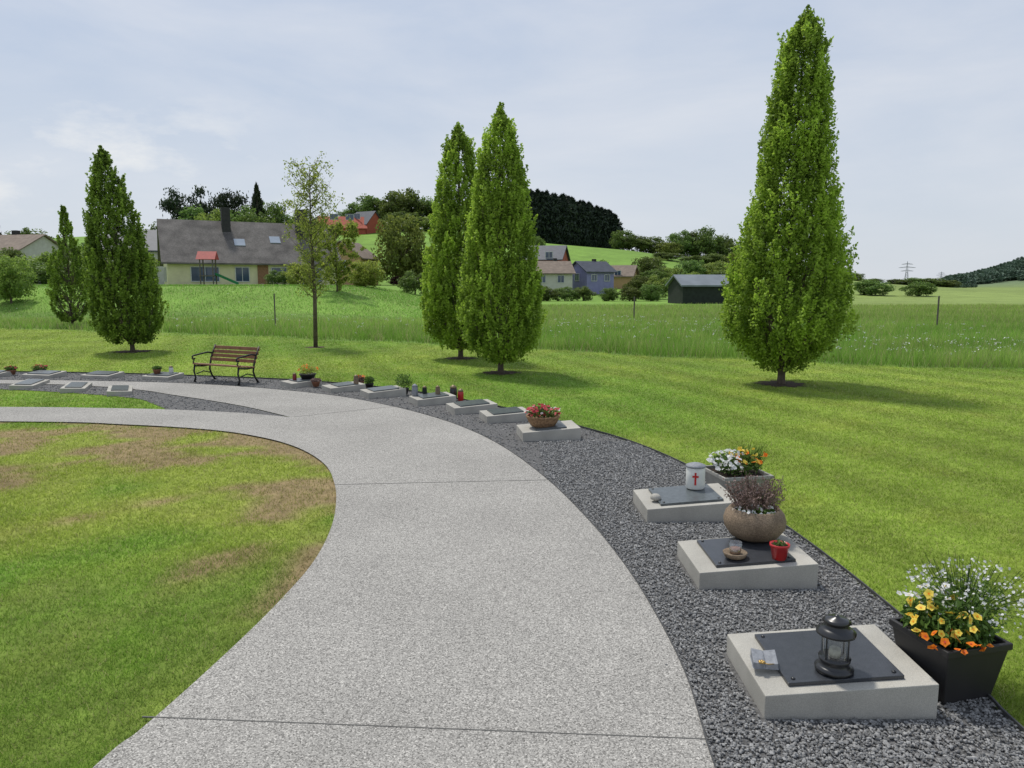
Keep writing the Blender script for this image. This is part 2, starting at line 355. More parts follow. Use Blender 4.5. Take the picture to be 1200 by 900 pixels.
def in_graves(x,y,m=.02):
    c=np.zeros(x.shape,bool)
    for gx,gy,ya,w,d,_,_ in GRAVES:
        ca,sa=math.cos(rad(ya)),math.sin(rad(ya)); u=(x-gx)*ca+(y-gy)*sa; v=-(x-gx)*sa+(y-gy)*ca
        c|=(abs(u)<w/2+m)&(abs(v)<d/2+m)
    return c
# gravel stones
N=120000
yy=2.2*np.exp(rs.rand(N)*math.log(15.2/2.2)); xx=rs.uniform(-16,2.3,N)
ok=(inpoly(xx,yy,gravel_poly)|inpoly(xx,yy,island_poly))&~in_graves(xx,yy)&(abs(xx)<.75*yy+.6)
xx,yy=xx[ok],yy[ok]
n2=62000; y2=2.2+rs.rand(n2)**1.3*6; x2=rs.uniform(.3,2.1,n2); ok=inpoly(x2,y2,gravel_poly)&~in_graves(x2,y2)
xx=np.concatenate([xx,x2[ok]]);yy=np.concatenate([yy,y2[ok]])
# a few stray chips kicked onto the path edge
i=rs.randint(0,len(cR)-60,40); ex=np.array([cR[j][0] for j in i])-rs.exponential(.05,40); ey=np.array([cR[j][1] for j in i])+rs.normal(size=40)*.1
ns=len(xx); xx=np.concatenate([xx,ex]); yy=np.concatenate([yy,ey]); n=len(xx); print('stones',n)
ph=(1+5**.5)/2
iv=unit(np.array([(-1,ph,0),(1,ph,0),(-1,-ph,0),(1,-ph,0),(0,-1,ph),(0,1,ph),(0,-1,-ph),(0,1,-ph),(ph,0,-1),(ph,0,1),(-ph,0,-1),(-ph,0,1)],float))
it=np.array([(0,11,5),(0,5,1),(0,1,7),(0,7,10),(0,10,11),(1,5,9),(5,11,4),(11,10,2),(10,7,6),(7,1,8),(3,9,4),(3,4,2),(3,2,6),(3,6,8),(3,8,9),(4,9,5),(2,4,11),(6,2,10),(8,6,7),(9,8,1)])
size=rs.uniform(.0042,.0090,n)*(1+.06*np.maximum(yy-4,0)); zz=.009+rs.rand(n)*.008; zz[ns:]=.0195; size[ns:]*=.6
vv=iv[None]*rs.uniform(.6,1.3,(n,12,1)); sc=rs.uniform(.6,1.3,(n,1,3)); sc[:,:,2]*=.75; vv=vv*sc*size[:,None,None]
vv[:,:,0]+=xx[:,None];vv[:,:,1]+=yy[:,None];vv[:,:,2]+=zz[:,None]
tri=vv[:,it,:].reshape(-1,3)
tone=np.repeat(rs.rand(n)**1.2,60)
o=bpy.data.objects.new('gravel',npmesh('gravel',tri,3,tone,mkleaf('basalt_chips',(.125,.124,.122),(.34,.335,.325),0,rough=.85))); link(o); o['kind']='stuff'
# ---------------------------------------------------------------- lawn blades
def blades(N,y0,y1,sel,hfun,wid,colf,name,lean=.5,xs=.78):
    yy=y0*np.exp(rs.rand(N)*math.log(y1/y0)); xx=rs.uniform(-1,1,N)*(xs*yy+.5)
    ok=sel(xx,yy); xx,yy=xx[ok],yy[ok]; n=len(xx)
    c,keep=colf(xx,yy); xx,yy,c=xx[keep],yy[keep],c[keep]; n=len(xx)
    h=hfun(xx,yy)*rs.uniform(.6,1.25,n); w=wid(yy); th=rs.rand(n)*math.pi; z=terr(xx,yy)
    d=np.stack([np.cos(th),np.sin(th),0*th],1)*(w/2)[:,None]
    B=np.stack([xx,yy,z-.003],1); T=B+np.stack([rs.normal(size=n)*h*lean,rs.normal(size=n)*h*lean,h],1)
    V=np.stack([B-d,B+d,T],1).reshape(-1,3)
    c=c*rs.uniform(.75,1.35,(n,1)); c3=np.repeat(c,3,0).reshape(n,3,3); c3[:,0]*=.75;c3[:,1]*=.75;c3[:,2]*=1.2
    print(name,n)
    return V,c3.reshape(-1,3)
def lawnsel(x,y):
    return ~inpoly(x,y,path_poly)&~inpoly(x,y,gravel_poly)&~inpoly(x,y,island_poly)&~meadow(x,y)
def lawnc(x,y):
    c,br=lawncol(x,y); keep=rs.rand(len(x))>br*.7
    for tx,ty,tr in TREES: keep&=np.hypot(x-tx,y-ty)>tr*rs.uniform(.75,1.1,len(x))
    dry=rs.rand(len(x))<.10; c[dry]=np.array([.42,.40,.18]); return c,keep
TREES=[(4.84,13.2,.50),(-.23,14.92,.42),(-1.25,17.95,.42),(-10.2,19.84,.55),(-5.65,21.24,.35)]
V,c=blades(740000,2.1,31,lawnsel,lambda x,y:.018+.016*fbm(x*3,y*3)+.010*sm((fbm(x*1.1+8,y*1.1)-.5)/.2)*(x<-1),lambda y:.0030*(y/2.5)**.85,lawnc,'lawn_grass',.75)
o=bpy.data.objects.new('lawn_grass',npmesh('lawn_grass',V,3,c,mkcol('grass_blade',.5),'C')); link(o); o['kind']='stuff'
def mc(x,y):
    n=fbm(x*.25,y*.5+3)[:,None]; n2=fbm(x*.9+4,y*.9)[:,None]
    c=np.array([.20,.36,.055])*(.7+.55*n)+np.array([.12,.10,.04])*sm((n2-.5)/.25); 
    far=sm((y-24)/22)[:,None]; c=c*(1-far)+np.array([.27,.385,.085])*(.8+.4*n)*far
    bk=((x<-4)&(y>38))[:,None]; c=np.where(bk,np.array([.17,.34,.05])*(.7+.6*n),c)
    dry=rs.rand(len(x))<.16; c[dry]=np.array([.40,.36,.19]); return c,np.ones(len(x),bool)
V,c=blades(350000,13,66,meadow,lambda x,y:(.20+.26*fbm(x*.6,y*.6))*np.where(y>30,.8,1)*np.where((x<-4)&(y>37),.45,1),lambda y:.010*(y/15)**.9,mc,'m',.30,.85)
o=bpy.data.objects.new('meadow_grass',npmesh('meadow_grass',V,3,c,mkcol('meadow_blade',.5),'C')); link(o); o['kind']='stuff'
# tiny scattered meadow flowers
cx=[];
for (x0,x1,y0,y1,n) in((7.5,14,15.4,20,110),(5,16,17,30,90),(1,9,21,34,130),(-16,-4,27,34,50),(-6,1,23,30,40),(-30,-8,40,50,60)):
    for _ in range(n):
        X,Y=random.uniform(x0,x1),random.uniform(y0,y1)
        if Y>float(np.interp(X,Mx,My))+.3: cx.append((X,Y,random.uniform(.22,.5)*(.4 if Y>38 else 1)))
cx=np.array(cx); P=np.repeat(cx,4,0)+rs.normal(size=(len(cx)*4,3))*np.array([.04,.04,.015]); P[:,2]+=terr(P[:,0],P[:,1])
V,t=leaves(P,np.full(len(P),.034),np.full(len(P),.034),rs.rand(len(P)),rs,up=3)
o=bpy.data.objects.new('meadow_flowers',npmesh('meadow_flowers',V,4,t,M['petal_w'])); link(o); o['kind']='stuff'

# ---------------------------------------------------------------- grave markers
for i,(gx,gy,ya,w,d,zl,zr) in enumerate(GRAVES):
    labs={0:"pale concrete grave plinth with dark slate plate and lantern",1:"concrete urn grave with slate plate, red pot and candle",2:"concrete urn grave with slate plate and white lantern",3:"concrete urn grave topped with a flower basket"}
    g=thing('grave_marker',labs.get(i,"sloping concrete urn grave marker on dark gravel"),'grave marker',(gx,gy,.006),rad(ya),'urn graves along the path')
    x,y=w/2,d/2; b=MB()
    b.add([(-x,-y,-.02),(x,-y,-.02),(x,y,-.02),(-x,y,-.02),(-x,-y,zl),(x,-y,zr),(x,y,zr),(-x,y,zl)],[(3,2,1,0),(4,5,6,7),(0,1,5,4),(1,2,6,5),(2,3,7,6),(3,0,4,7)])
    b.obj('plinth',M['concrete'],g,bevel=.004)
    t=math.atan((zr-zl)/w); pw,pd=w*.68,d*.80
    if i in(3,8,9): pw*=.8
    MB().box((0,0,0),(pw,pd,.018)).obj('plate',M['slate'] if i<2 else M['slatelight'],g,loc=(0,.0,(zl+zr)/2+.0085),rot=(0,-t,0),bevel=.002)
    if i<3:
        for sx in(-1,1):
            for sy in(-1,1):
                px=sx*(pw/2-.03)
                MB().lathe([(.009,0),(.009,.004),(.005,.007)],10).obj('stud',M['black'],g,loc=(px,sy*(pd/2-.03),(zl+zr)/2+.017+px*math.tan(t)),smooth=True)
# ---------------------------------------------------------------- lanterns & pots
g=thing('grave_lantern',"glossy black metal grave lantern with clear glass on slate plate",'lantern',(1.355,2.93,.150),rad(15),scale=.95)
MB().lathe([(.080,0),(.082,.014),(.068,.022),(.056,.032),(.066,.048),(.068,.062)],28).obj('base',M['black'],g,smooth=True)
MB().lathe([(.058,.062),(.060,.165)],28,cap=False).obj('glass',M['glass'],g,smooth=True)
MB().lathe([(.024,.062),(.024,.10)],16).obj('candle',M['wax'],g,smooth=True)
for k in range(4):
    a=k*math.pi/2+.3; MB().box((0,0,0),(.004,.005,.112),yaw=a).obj('bar',M['black'],g,loc=(.0635*math.cos(a),.0635*math.sin(a),.114))
MB().lathe([(.070,.166),(.083,.170),(.083,.180),(.064,.196),(.048,.206),(.048,.220),(.060,.225),(.045,.238),(.014,.244),(.010,.25),(.004,.256)],28).obj('lid',M['black'],g,smooth=True)
def candle(loc,s,label,body,lid):
    g=thing('grave_candle',label,'grave candle',loc,0,'small grave candles',scale=s)
    MB().lathe([(.028,0),(.034,.01),(.036,.06),(.034,.10),(.03,.11)],20).obj('cup',body,g,smooth=True)
    MB().lathe([(.031,.11),(.034,.114),(.03,.125),(.012,.138),(.004,.142)],20).obj('lid',lid,g,smooth=True)
# white lantern with cross
g=thing('grave_lantern',"white cylindrical grave lantern with red cross and metal lid",'lantern',(1.455,5.72,.160),rad(-14))
MB().lathe([(.070,0),(.074,.01),(.074,.165),(.070,.172)],28).obj('body',M['white'],g,smooth=True)
b=MB(); b.box((0,-.0755,.09),(.014,.004,.10)); b.box((0,-.076,.108),(.048,.004,.014)); b.obj('cross',M['redcross'],g)
b=MB(); b.lathe([(.076,.172),(.080,.178),(.074,.188),(.04,.20),(.01,.205)],28); b.obj('lid',M['stone'],g,smooth=True)
# open book ornament
g=thing('stone_book',"small open stone book with a gold rose on slate plate",'ornament',(1.085,3.00,.135),rad(-8),scale=.85)
b=MB()
for s_ in(-1,1):
    b.add([(0,-.045,0),(s_*.06,-.045,0),(s_*.06,.045,.02),(0,.045,.02),(0,-.045,.022),(s_*.06,-.045,.03),(s_*.06,.045,.062),(0,.045,.052)],[(0,1,2,3),(4,5,6,7),(0,1,5,4),(1,2,6,5),(2,3,7,6),(3,0,4,7)])
b.obj('pages',M['stone'],g,bevel=.003)
b=MB()
for k in range(5):
    a=k*1.256; b.lathe([(.004,0),(.009,.006),(.006,.012)],8,c=(-.02+.01*math.cos(a),-.045+.008*math.sin(a),.028))
b.tube([(-.02,-.045,.03),(.01,-.05,.028),(.04,-.048,.03)],[.003,.003,.002],6); b.obj('rose',M['gold'],g,smooth=True)
g=thing('memorial_stone',"small rounded pale memorial stone on slate plate",'stone',(1.10,5.50,.125),rad(20))
MB().lathe([(.02,0),(.04,.008),(.042,.028),(.025,.045),(.006,.05)],9).obj('stone',M['concrete'],g,smooth=True)
def plantcloud(parent,c,rxy,h,n,l,w,mat,seed=0,name='foliage',droop=0,up=.5,ry=None):
    rng=np.random.RandomState(seed); P=rng.normal(size=(n,3)); P=unit(P)*(rng.rand(n,1)**.45)
    P=P*np.array([rxy,ry or rxy,h/2])+np.array(c)+np.array([0,0,h/2]); P[:,2]=np.maximum(P[:,2],c[2]-.01)
    V,t=leaves(P,np.full(n,l),np.full(n,w),rng.rand(n)*.7+.3*(P[:,2]-c[2])/max(h,.01),rng,up=up,droop=droop)
    o=bpy.data.objects.new(name,npmesh(name,V,4,t,mat)); link(o,parent); return o
def blooms(parent,pts,r,mat,seed=0,name='blossom',center=None,tilt=.5,pet=5):
    rng=np.random.RandomState(seed); VS=[];T=[]; MI=[]
    for p in pts:
        nrm=unit(np.array([rng.normal()*tilt,-.45+rng.normal()*tilt,1.0])); u=unit(np.cross(nrm,[.3,1,.2])); v=np.cross(nrm,u); rr=r*rng.uniform(.7,1.25); a0=rng.rand()*6; p=np.array(p); b0=rng.uniform(0,.5)
        for k in range(pet):
            a=a0+k*2*math.pi/pet; d=u*math.cos(a)+v*math.sin(a); s=-u*math.sin(a)+v*math.cos(a); cu=rng.uniform(-.1,.35)
            VS+=[p,p+d*rr*.62+s*rr*.55+nrm*rr*.15,p+d*rr*1.05+nrm*rr*cu,p+d*rr*.62-s*rr*.55+nrm*rr*.15]; T+=[b0*.3,.4+b0,.6+b0,.4+b0]; MI.append(0)
        if center:
            q=p+nrm*rr*.18; VS+=[q-u*rr*.22,q+v*rr*.22,q+u*rr*.22,q-v*rr*.22]; T+=[.5]*4; MI.append(1)
    me=npmesh(name,np.array(VS),4,np.clip(np.array(T),0,1),mat)
    if center: me.materials.append(center); me.polygons.foreach_set('material_index',MI)
    o=bpy.data.objects.new(name,me); link(o,parent)
def rpts(n,c,rx,ry,z0,z1,seed):
    rng=np.random.RandomState(seed); out=[]
    for _ in range(n):
        a=rng.rand()*6.283; q=math.sqrt(rng.rand()); out.append((c[0]+rx*q*math.cos(a),c[1]+ry*q*math.sin(a),z0+(z1-z0)*rng.rand()*(1.15-q*.5)))
    return out
# planter 1 : black square planter
g=thing('flower_planter',"square black plastic planter with yellow and orange pansies",'planter',(1.895,3.04,.01),rad(14))
def sqpot(w0,w1,h,lip=.018,d0=None,d1=None):
    b=MB(); d0=d0 or w0; d1=d1 or w1
    prof=[(w0,d0,0),(w1*.94,d1*.94,h-.03),(w1,d1,h-.03),(w1,d1,h),(w1-lip*2,d1-lip*2,h),(w1-lip*2-.01,d1-lip*2-.01,h-.045)]
    vs=[];fs=[]
    for a,c,z in prof: vs+=[(-a/2,-c/2,z),(a/2,-c/2,z),(a/2,c/2,z),(-a/2,c/2,z)]
    for j in range(len(prof)-1):
        for i in range(4): k=(i+1)%4; fs.append((j*4+i,j*4+k,j*4+4+k,j*4+4+i))
    fs.append((3,2,1,0)); n=len(prof)*4; fs.append((n-4,n-3,n-2,n-1)); b.add(vs,fs); return b
sqpot(.24,.33,.26).obj('pot',M['plastic'],g,bevel=.004)
MB().box((0,0,.227),(.28,.28,.012)).obj('soil',M['soil'],g)
plantcloud(g,(-.01,0,.21),.18,.18,1900,.036,.017,M['plantleaf'],1)
plantcloud(g,(-.02,0,.21),.16,.24,700,.055,.008,M['plantleaf'],15)
blooms(g,rpts(36,(-.09,-.02),.16,.17,.31,.43,2),.018,M['petal_y'],2,center=M['petal_o'],tilt=.9)
blooms(g,rpts(26,(-.06,-.10),.18,.13,.25,.35,3),.018,M['petal_o'],3,center=M['petal_r'],tilt=.9)
blooms(g,rpts(16,(-.05,.06),.14,.10,.38,.44,14),.018,M['petal_w'],4,center=M['petal_y'],tilt=.9)
plantcloud(g,(.13,.05,.23),.18,.24,1400,.03,.006,M['plantleaf'],5)
blooms(g,rpts(560,(.15,.05),.28,.24,.29,.54,6),.0062,M['petal_w'],7,tilt=.9)
b=MB(); rr=random.Random(3)
for _ in range(120):
    a=rr.random()*6.28;q=rr.random()*.27; b.tube([(.10,.05,.22),(.14+q*.5*math.cos(a),.06+q*.5*math.sin(a),.36),(.15+q*math.cos(a),.06+q*math.sin(a),.38+rr.random()*.15)],[.0012]*3,4)
b.obj('stems',M['plantleaf'],g)
# round stoneware bowl w/ heather, resting on the grave
g=thing('flower_bowl',"round brown stoneware bowl with faded heather and white flowers",'flower bowl',(1.545,4.56,.155),scale=.95)
MB().lathe([(.10,0),(.155,.025),(.195,.08),(.203,.13),(.19,.175),(.165,.205),(.158,.212),(.148,.21),(.142,.18)],36).obj('bowl',M['stoneware'],g,smooth=True)
MB().lathe([(.142,.178),(.142,.188)],30).obj('soil',M['soil'],g)
rng=np.random.RandomState(11); b=MB(); P=[]
for _ in range(130):
    a=rng.rand()*6.283; q=rng.rand()**.6; x0=(.10*q*math.cos(a),.10*q*math.sin(a),.18); hh=.10+.15*rng.rand(); x1=(.22*q*math.cos(a),.18*q*math.sin(a),.18+hh)
    b.tube([x0,x1],[.002,.001],4)
    for k in range(22):
        t=.2+.8*rng.rand(); P.append([x0[j]+(x1[j]-x0[j])*t+rng.normal()*.008 for j in range(3)])
b.obj('stems',M['bark'],g); P=np.array(P)
V,t=leaves(P,np.full(len(P),.018),np.full(len(P),.010),rng.rand(len(P)),rng,droop=-1)
link(bpy.data.objects.new('heather',npmesh('heather',V,4,t,M['heather'])),g)
blooms(g,rpts(46,(-.02,-.05),.14,.10,.20,.235,12),.012,M['petal_w'],12)
plantcloud(g,(.0,-.04,.18),.13,.05,260,.028,.014,M['plantleaf'],13)
# candle glass on dish
g=thing('grave_candle',"glass tealight on a small stone dish on slate plate",'grave candle',(1.33,4.24,.140),group='small grave candles')
MB().lathe([(.035,0),(.06,.012),(.072,.038),(.066,.042),(.05,.03)],28).obj('dish',M['stoneware'],g,smooth=True)
MB().lathe([(.034,.032),(.04,.10),(.037,.10),(.032,.04)],24,cap=False).obj('glass',M['glass'],g,smooth=True)
MB().lathe([(.03,.034),(.032,.065)],18).obj('candle',M['terracotta'],g,smooth=True)
g=thing('flower_pot',"small bright red plastic pot on slate plate",'flower pot',(1.575,4.19,.156))
MB().lathe([(.04,0),(.052,.075),(.058,.077),(.058,.092),(.052,.092),(.048,.08)],26).obj('pot',M['redglaze'],g,smooth=True)
MB().lathe([(.048,.078),(.048,.084)],20).obj('soil',M['soil'],g)
plantcloud(g,(0,0,.08),.045,.03,60,.022,.010,M['plantleaf'],77)
# planter 3
g=thing('flower_planter',"pale grey planter with white, yellow and orange flowers",'planter',(1.90,6.12,.01),rad(12))
sqpot(.34,.44,.19).obj('pot',M['grey'],g,bevel=.004); MB().box((0,0,.16),(.39,.39,.012)).obj('soil',M['soil'],g)
plantcloud(g,(0,0,.16),.21,.19,1400,.035,.015,M['plantleaf'],21)
blooms(g,rpts(110,(-.10,-.02),.17,.18,.24,.38,22),.017,M['petal_w'],22,tilt=.8)
blooms(g,rpts(26,(.06,-.05),.15,.15,.28,.40,23),.018,M['petal_y'],23,tilt=.8)
blooms(g,rpts(20,(.08,-.08),.14,.12,.26,.38,24),.017,M['petal_o'],24,tilt=.8)
b=MB(); rr=random.Random(9)
for _ in range(90):
    a=rr.uniform(-.6,1.0); L_=rr.uniform(.15,.30); yv=rr.uniform(-.1,.12)
    p=(.14,yv,.2); e=(.14+L_*math.sin(a),yv+rr.uniform(-.05,.05),.2+L_*math.cos(a)); b.add([(p[0]-.004,p[1],p[2]),(p[0]+.004,p[1],p[2]),e],[(0,1,2)])
b.obj('spiky_leaves',M['plantleaf'],g)
# basket on grave 4
g=thing('flower_basket',"round wicker basket of red and pink flowers on concrete plinth",'flower basket',(.36,8.48,.135))
MB().lathe([(.13,0),(.17,.05),(.19,.10),(.20,.11),(.20,.125),(.18,.125),(.17,.09)],28).obj('basket',M['wicker'],g)
plantcloud(g,(0,0,.10),.19,.13,520,.04,.02,M['plantleaf'],31)
blooms(g,rpts(100,(0,-.02),.21,.17,.14,.26,32),.018,M['petal_r'],32)
blooms(g,rpts(20,(0,-.02),.20,.17,.16,.25,33),.014,M['petal_w'],33)
# small plants & candles on the farther graves
def pot_plant(loc,r,h,ph,label,potm,leafm,seed,bl=None,pw=None):
    g=thing('potted_plant',label,'potted plant',loc)
    MB().lathe([(r*.7,0),(r,h*.85),(r*1.08,h*.87),(r*1.08,h),(r*.95,h),(r*.9,h*.85)],20).obj('pot',potm,g,smooth=True)
    plantcloud(g,(0,0,h*.85),pw or r*1.3,ph,int(500),.035,.016,leafm,seed)
    if bl: blooms(g,rpts(22,(0,0),r*1.3,r*1.1,h+ph*.4,h+ph,seed),.017,bl,seed)
pot_plant((-1.74,11.80,.02),.08,.10,.26,"dark pot with dense green shrub on gravel",M['plastic'],M['plantleaf'],41,pw=.15)
pot_plant((-3.62,13.02,.10),.14,.11,.16,"dark bowl with orange and brown plant",M['plastic'],M['leafyellow'],42,M['petal_o'])
pot_plant((-3.4,12.72,.02),.07,.09,.07,"small terracotta pot with faded flowers",M['terracotta'],M['heather'],43)
pot_plant((-2.62,12.66,.02),.07,.1,.12,"small pot of orange and yellow flowers",M['terracotta'],M['heather'],44,M['petal_o'])
pot_plant((-2.42,12.45,.02),.07,.09,.14,"small pot with leafy green plant",M['plastic'],M['plantleaf'],45)
pot_plant((-6.75,13.98,.08),.07,.10,.08,"terracotta pot with small plant on plinth",M['terracotta'],M['plantleaf'],46)
pot_plant((-9.35,14.55,.02),.11,.09,.10,"low pot of red flowers beside a plinth",M['plastic'],M['plantleaf'],47,M['petal_r'])
pot_plant((-9.85,14.45,.02),.09,.09,.10,"low pot of red flowers on gravel",M['terracotta'],M['plantleaf'],48,M['petal_r'])
candle((-1.47,11.08,.10),1.3,"grey stone grave candle with rounded lid",M['stone'],M['stone'])
candle((-1.33,11.15,.105),1.0,"dark green grave candle with metal lid",M['barn'],M['tarnish'])
candle((-1.12,11.05,.115),1.05,"brown grave candle with tarnished lid",M['stoneware'],M['tarnish'])
candle((-.90,11.25,.02),1.6,"dark metal grave candle with tarnished lid",M['black'],M['tarnish'])
candle((-.78,11.12,.02),1.3,"dark red plastic grave candle on gravel",M['redglaze'],M['tarnish'])
candle((-2.62,12.33,.105),1.2,"brown grave candle with tarnished lid",M['stoneware'],M['tarnish'])
candle((-6.5,14.02,.09),1.1,"white grave candle with tarnished lid",M['white'],M['tarnish'])
candle((-3.82,12.90,.10),1.0,"dark red plastic grave candle on plinth",M['darkred'],M['tarnish'])

# ---------------------------------------------------------------- bench
g=thing('park_bench',"wooden slatted park bench with curled black cast iron ends",'bench',(-5.22,13.36,0),rad(-27),scale=.77)
b=MB()
for k in range(5): b.box((0,-.24+k*.105,.44-.012*k+(.01 if k==0 else 0)),(1.5,.085,.03))
b.obj('seat',M['wood'],g,bevel=.005)
b=MB()
for k in range(4): b.box((0,.25+.045*k,.52+.093*k),(1.5,.028,.078))
b.obj('backrest',M['wood'],g,bevel=.005)
def benchend(x):
    b=MB()
    b.tube([(x,-.27,.02),(x,-.23,.12),(x,-.27,.27),(x,-.24,.40)],[.026,.02,.02,.022],8)
    b.tube([(x,.33,.02),(x,.24,.14),(x,.19,.28),(x,.21,.40),(x,.27,.6),(x,.40,.86)],[.026,.02,.02,.022,.02,.018],8)
    b.tube([(x,-.26,.40),(x,0,.37),(x,.22,.38)],[.02]*3,8)
    b.tube([(x,-.20,.2),(x,0,.25),(x,.19,.2)],[.014]*3,8)
    arc=[(x,.30,.66),(x,.15,.69),(x,-.10,.66),(x,-.24,.64)]+[(x,-.25+.06*math.cos(t)*(1-.12*i)-.0,.585+.06*math.sin(t)*(1-.12*i)) for i,t in enumerate([1.6,2.4,3.2,4.0,4.8,5.6,6.4])]
    b.tube(arc,[.02]*len(arc),8); b.tube([(x,-.23,.40),(x,-.28,.5),(x,-.25,.53)],[.016]*3,8)
    for cy,cz in((-.27,.02),(.34,.02)): b.box((x,cy,.012),(.05,.09,.024))
    b.obj('leg',M['iron'],g,smooth=True)
benchend(-.72); benchend(.72)

# ---------------------------------------------------------------- near trees
def columnar(label,loc,H,Rm,prof,nsh,mleaf,leaf,mat,seed,lean=(0,0),gap=-.52,shell=.42,grp='columnar trees on the lawn'):
    rng=np.random.RandomState(seed); px,pr=zip(*prof)
    g=thing('columnar_tree',label,'tree',loc,0,grp)
    fr=rng.uniform(px[0],1,nsh*4); w=np.interp(fr,px,pr); fr=fr[rng.rand(len(fr))<.15+.85*w]; n=len(fr)
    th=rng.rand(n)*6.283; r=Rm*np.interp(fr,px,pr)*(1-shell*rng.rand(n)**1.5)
    lob=np.array([mn.noise(Vector((math.cos(t)*1.3,math.sin(t)*1.3,f*H*1.1+seed))) for t,f in zip(th,fr)])
    lob2=np.array([mn.noise(Vector((a*math.cos(t)*2.8,a*math.sin(t)*2.8,f*H*1.5+seed*3))) for t,f,a in zip(th,fr,r)])
    r=r*(1+.11*lob)*(1+.05*rng.normal(size=n)); keep=(lob2>gap); fr,th,r,lob,lob2=[q[keep][:nsh] for q in(fr,th,r,lob,lob2)]; n=len(fr)
    rmax=Rm*np.interp(fr,px,pr)+.01
    z=fr*H; base=np.stack([r*np.cos(th)+lean[0]*fr,r*np.sin(th)+lean[1]*fr,z-.12*H/6],1)
    d=np.stack([np.cos(th)*.24,np.sin(th)*.24,np.ones(n)],1)+rng.normal(size=(n,3))*.13; d=unit(d); Ls=rng.uniform(.18,.40,n)*H/6
    Ls*=np.where(fr>.93,.5,1)
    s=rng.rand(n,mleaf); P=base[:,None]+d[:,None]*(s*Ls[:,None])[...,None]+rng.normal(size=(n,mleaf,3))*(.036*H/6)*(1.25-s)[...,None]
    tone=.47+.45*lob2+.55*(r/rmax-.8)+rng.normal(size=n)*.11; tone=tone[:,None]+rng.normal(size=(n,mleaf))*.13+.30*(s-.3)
    P=P.reshape(-1,3); out=np.repeat(np.stack([np.cos(th),np.sin(th),0*th],1),mleaf,0)*.5
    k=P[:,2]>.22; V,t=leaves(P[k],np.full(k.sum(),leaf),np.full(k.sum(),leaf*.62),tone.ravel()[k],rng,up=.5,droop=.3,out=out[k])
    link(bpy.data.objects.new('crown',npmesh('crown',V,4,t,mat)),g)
    b=MB(); rt=.062*H/6
    b.tube([(0,0,-.05),(0,0,.1),(lean[0]*.04,0,.35),(lean[0]*.3,0,H*.3),(lean[0]*.65,lean[1]*.6,H*.65),(lean[0]*.98,lean[1],H*.95)],[rt*1.5,rt*1.1,rt,rt*.7,rt*.4,rt*.12],8)
    for k in range(66):
        f0=.03+.70*(k/66)**1.6; a=k*2.4+rng.rand(); f1=min(.97,f0+rng.uniform(.12,.30)); R1=Rm*np.interp(f1,px,pr)*.85; c_,s_=math.cos(a),math.sin(a)
        rr=rt*(.46-.36*f0)
        q=lambda u,f:(lean[0]*f+c_*R1*u,lean[1]*f+s_*R1*u,H*f)
        b.tube([q(0,f0),q(.45,f0+(f1-f0)*.25),q(.8,f0+(f1-f0)*.6),q(1,f1)],[rr,rr*.75,rr*.5,rr*.2],5)
    b.obj('trunk',M['bark'],g,smooth=True); return g
P1=[(.05,.22),(.08,.45),(.12,.72),(.17,.97),(.24,1),(.34,.84),(.46,.66),(.57,.52),(.68,.46),(.8,.39),(.89,.28),(.96,.16),(1,.02)]
P2=[(.04,.28),(.07,.5),(.12,.85),(.21,1),(.31,.97),(.43,.87),(.56,.73),(.69,.61),(.82,.45),(.91,.28),(1,.02)]
P3=[(.04,.35),(.08,.65),(.13,.9),(.26,1),(.38,.94),(.55,.8),(.72,.57),(.84,.36),(.93,.18),(1,.02)]
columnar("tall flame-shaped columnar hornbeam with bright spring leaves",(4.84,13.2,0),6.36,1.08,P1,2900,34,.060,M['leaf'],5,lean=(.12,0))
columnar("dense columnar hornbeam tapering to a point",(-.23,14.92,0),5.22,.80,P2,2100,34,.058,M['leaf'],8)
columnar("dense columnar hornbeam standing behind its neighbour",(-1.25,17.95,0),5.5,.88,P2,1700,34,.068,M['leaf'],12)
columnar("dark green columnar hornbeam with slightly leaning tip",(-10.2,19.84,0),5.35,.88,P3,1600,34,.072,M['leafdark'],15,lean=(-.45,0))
columnar("sparse columnar tree with thin leafless tip",(-18.97,31.99,0),5.1,.78,[(.05,.4),(.15,.9),(.3,1),(.5,.9),(.65,.6),(.75,.3),(.9,.15),(1,.03)],560,22,.11,M['leafdark'],18,gap=-.2)
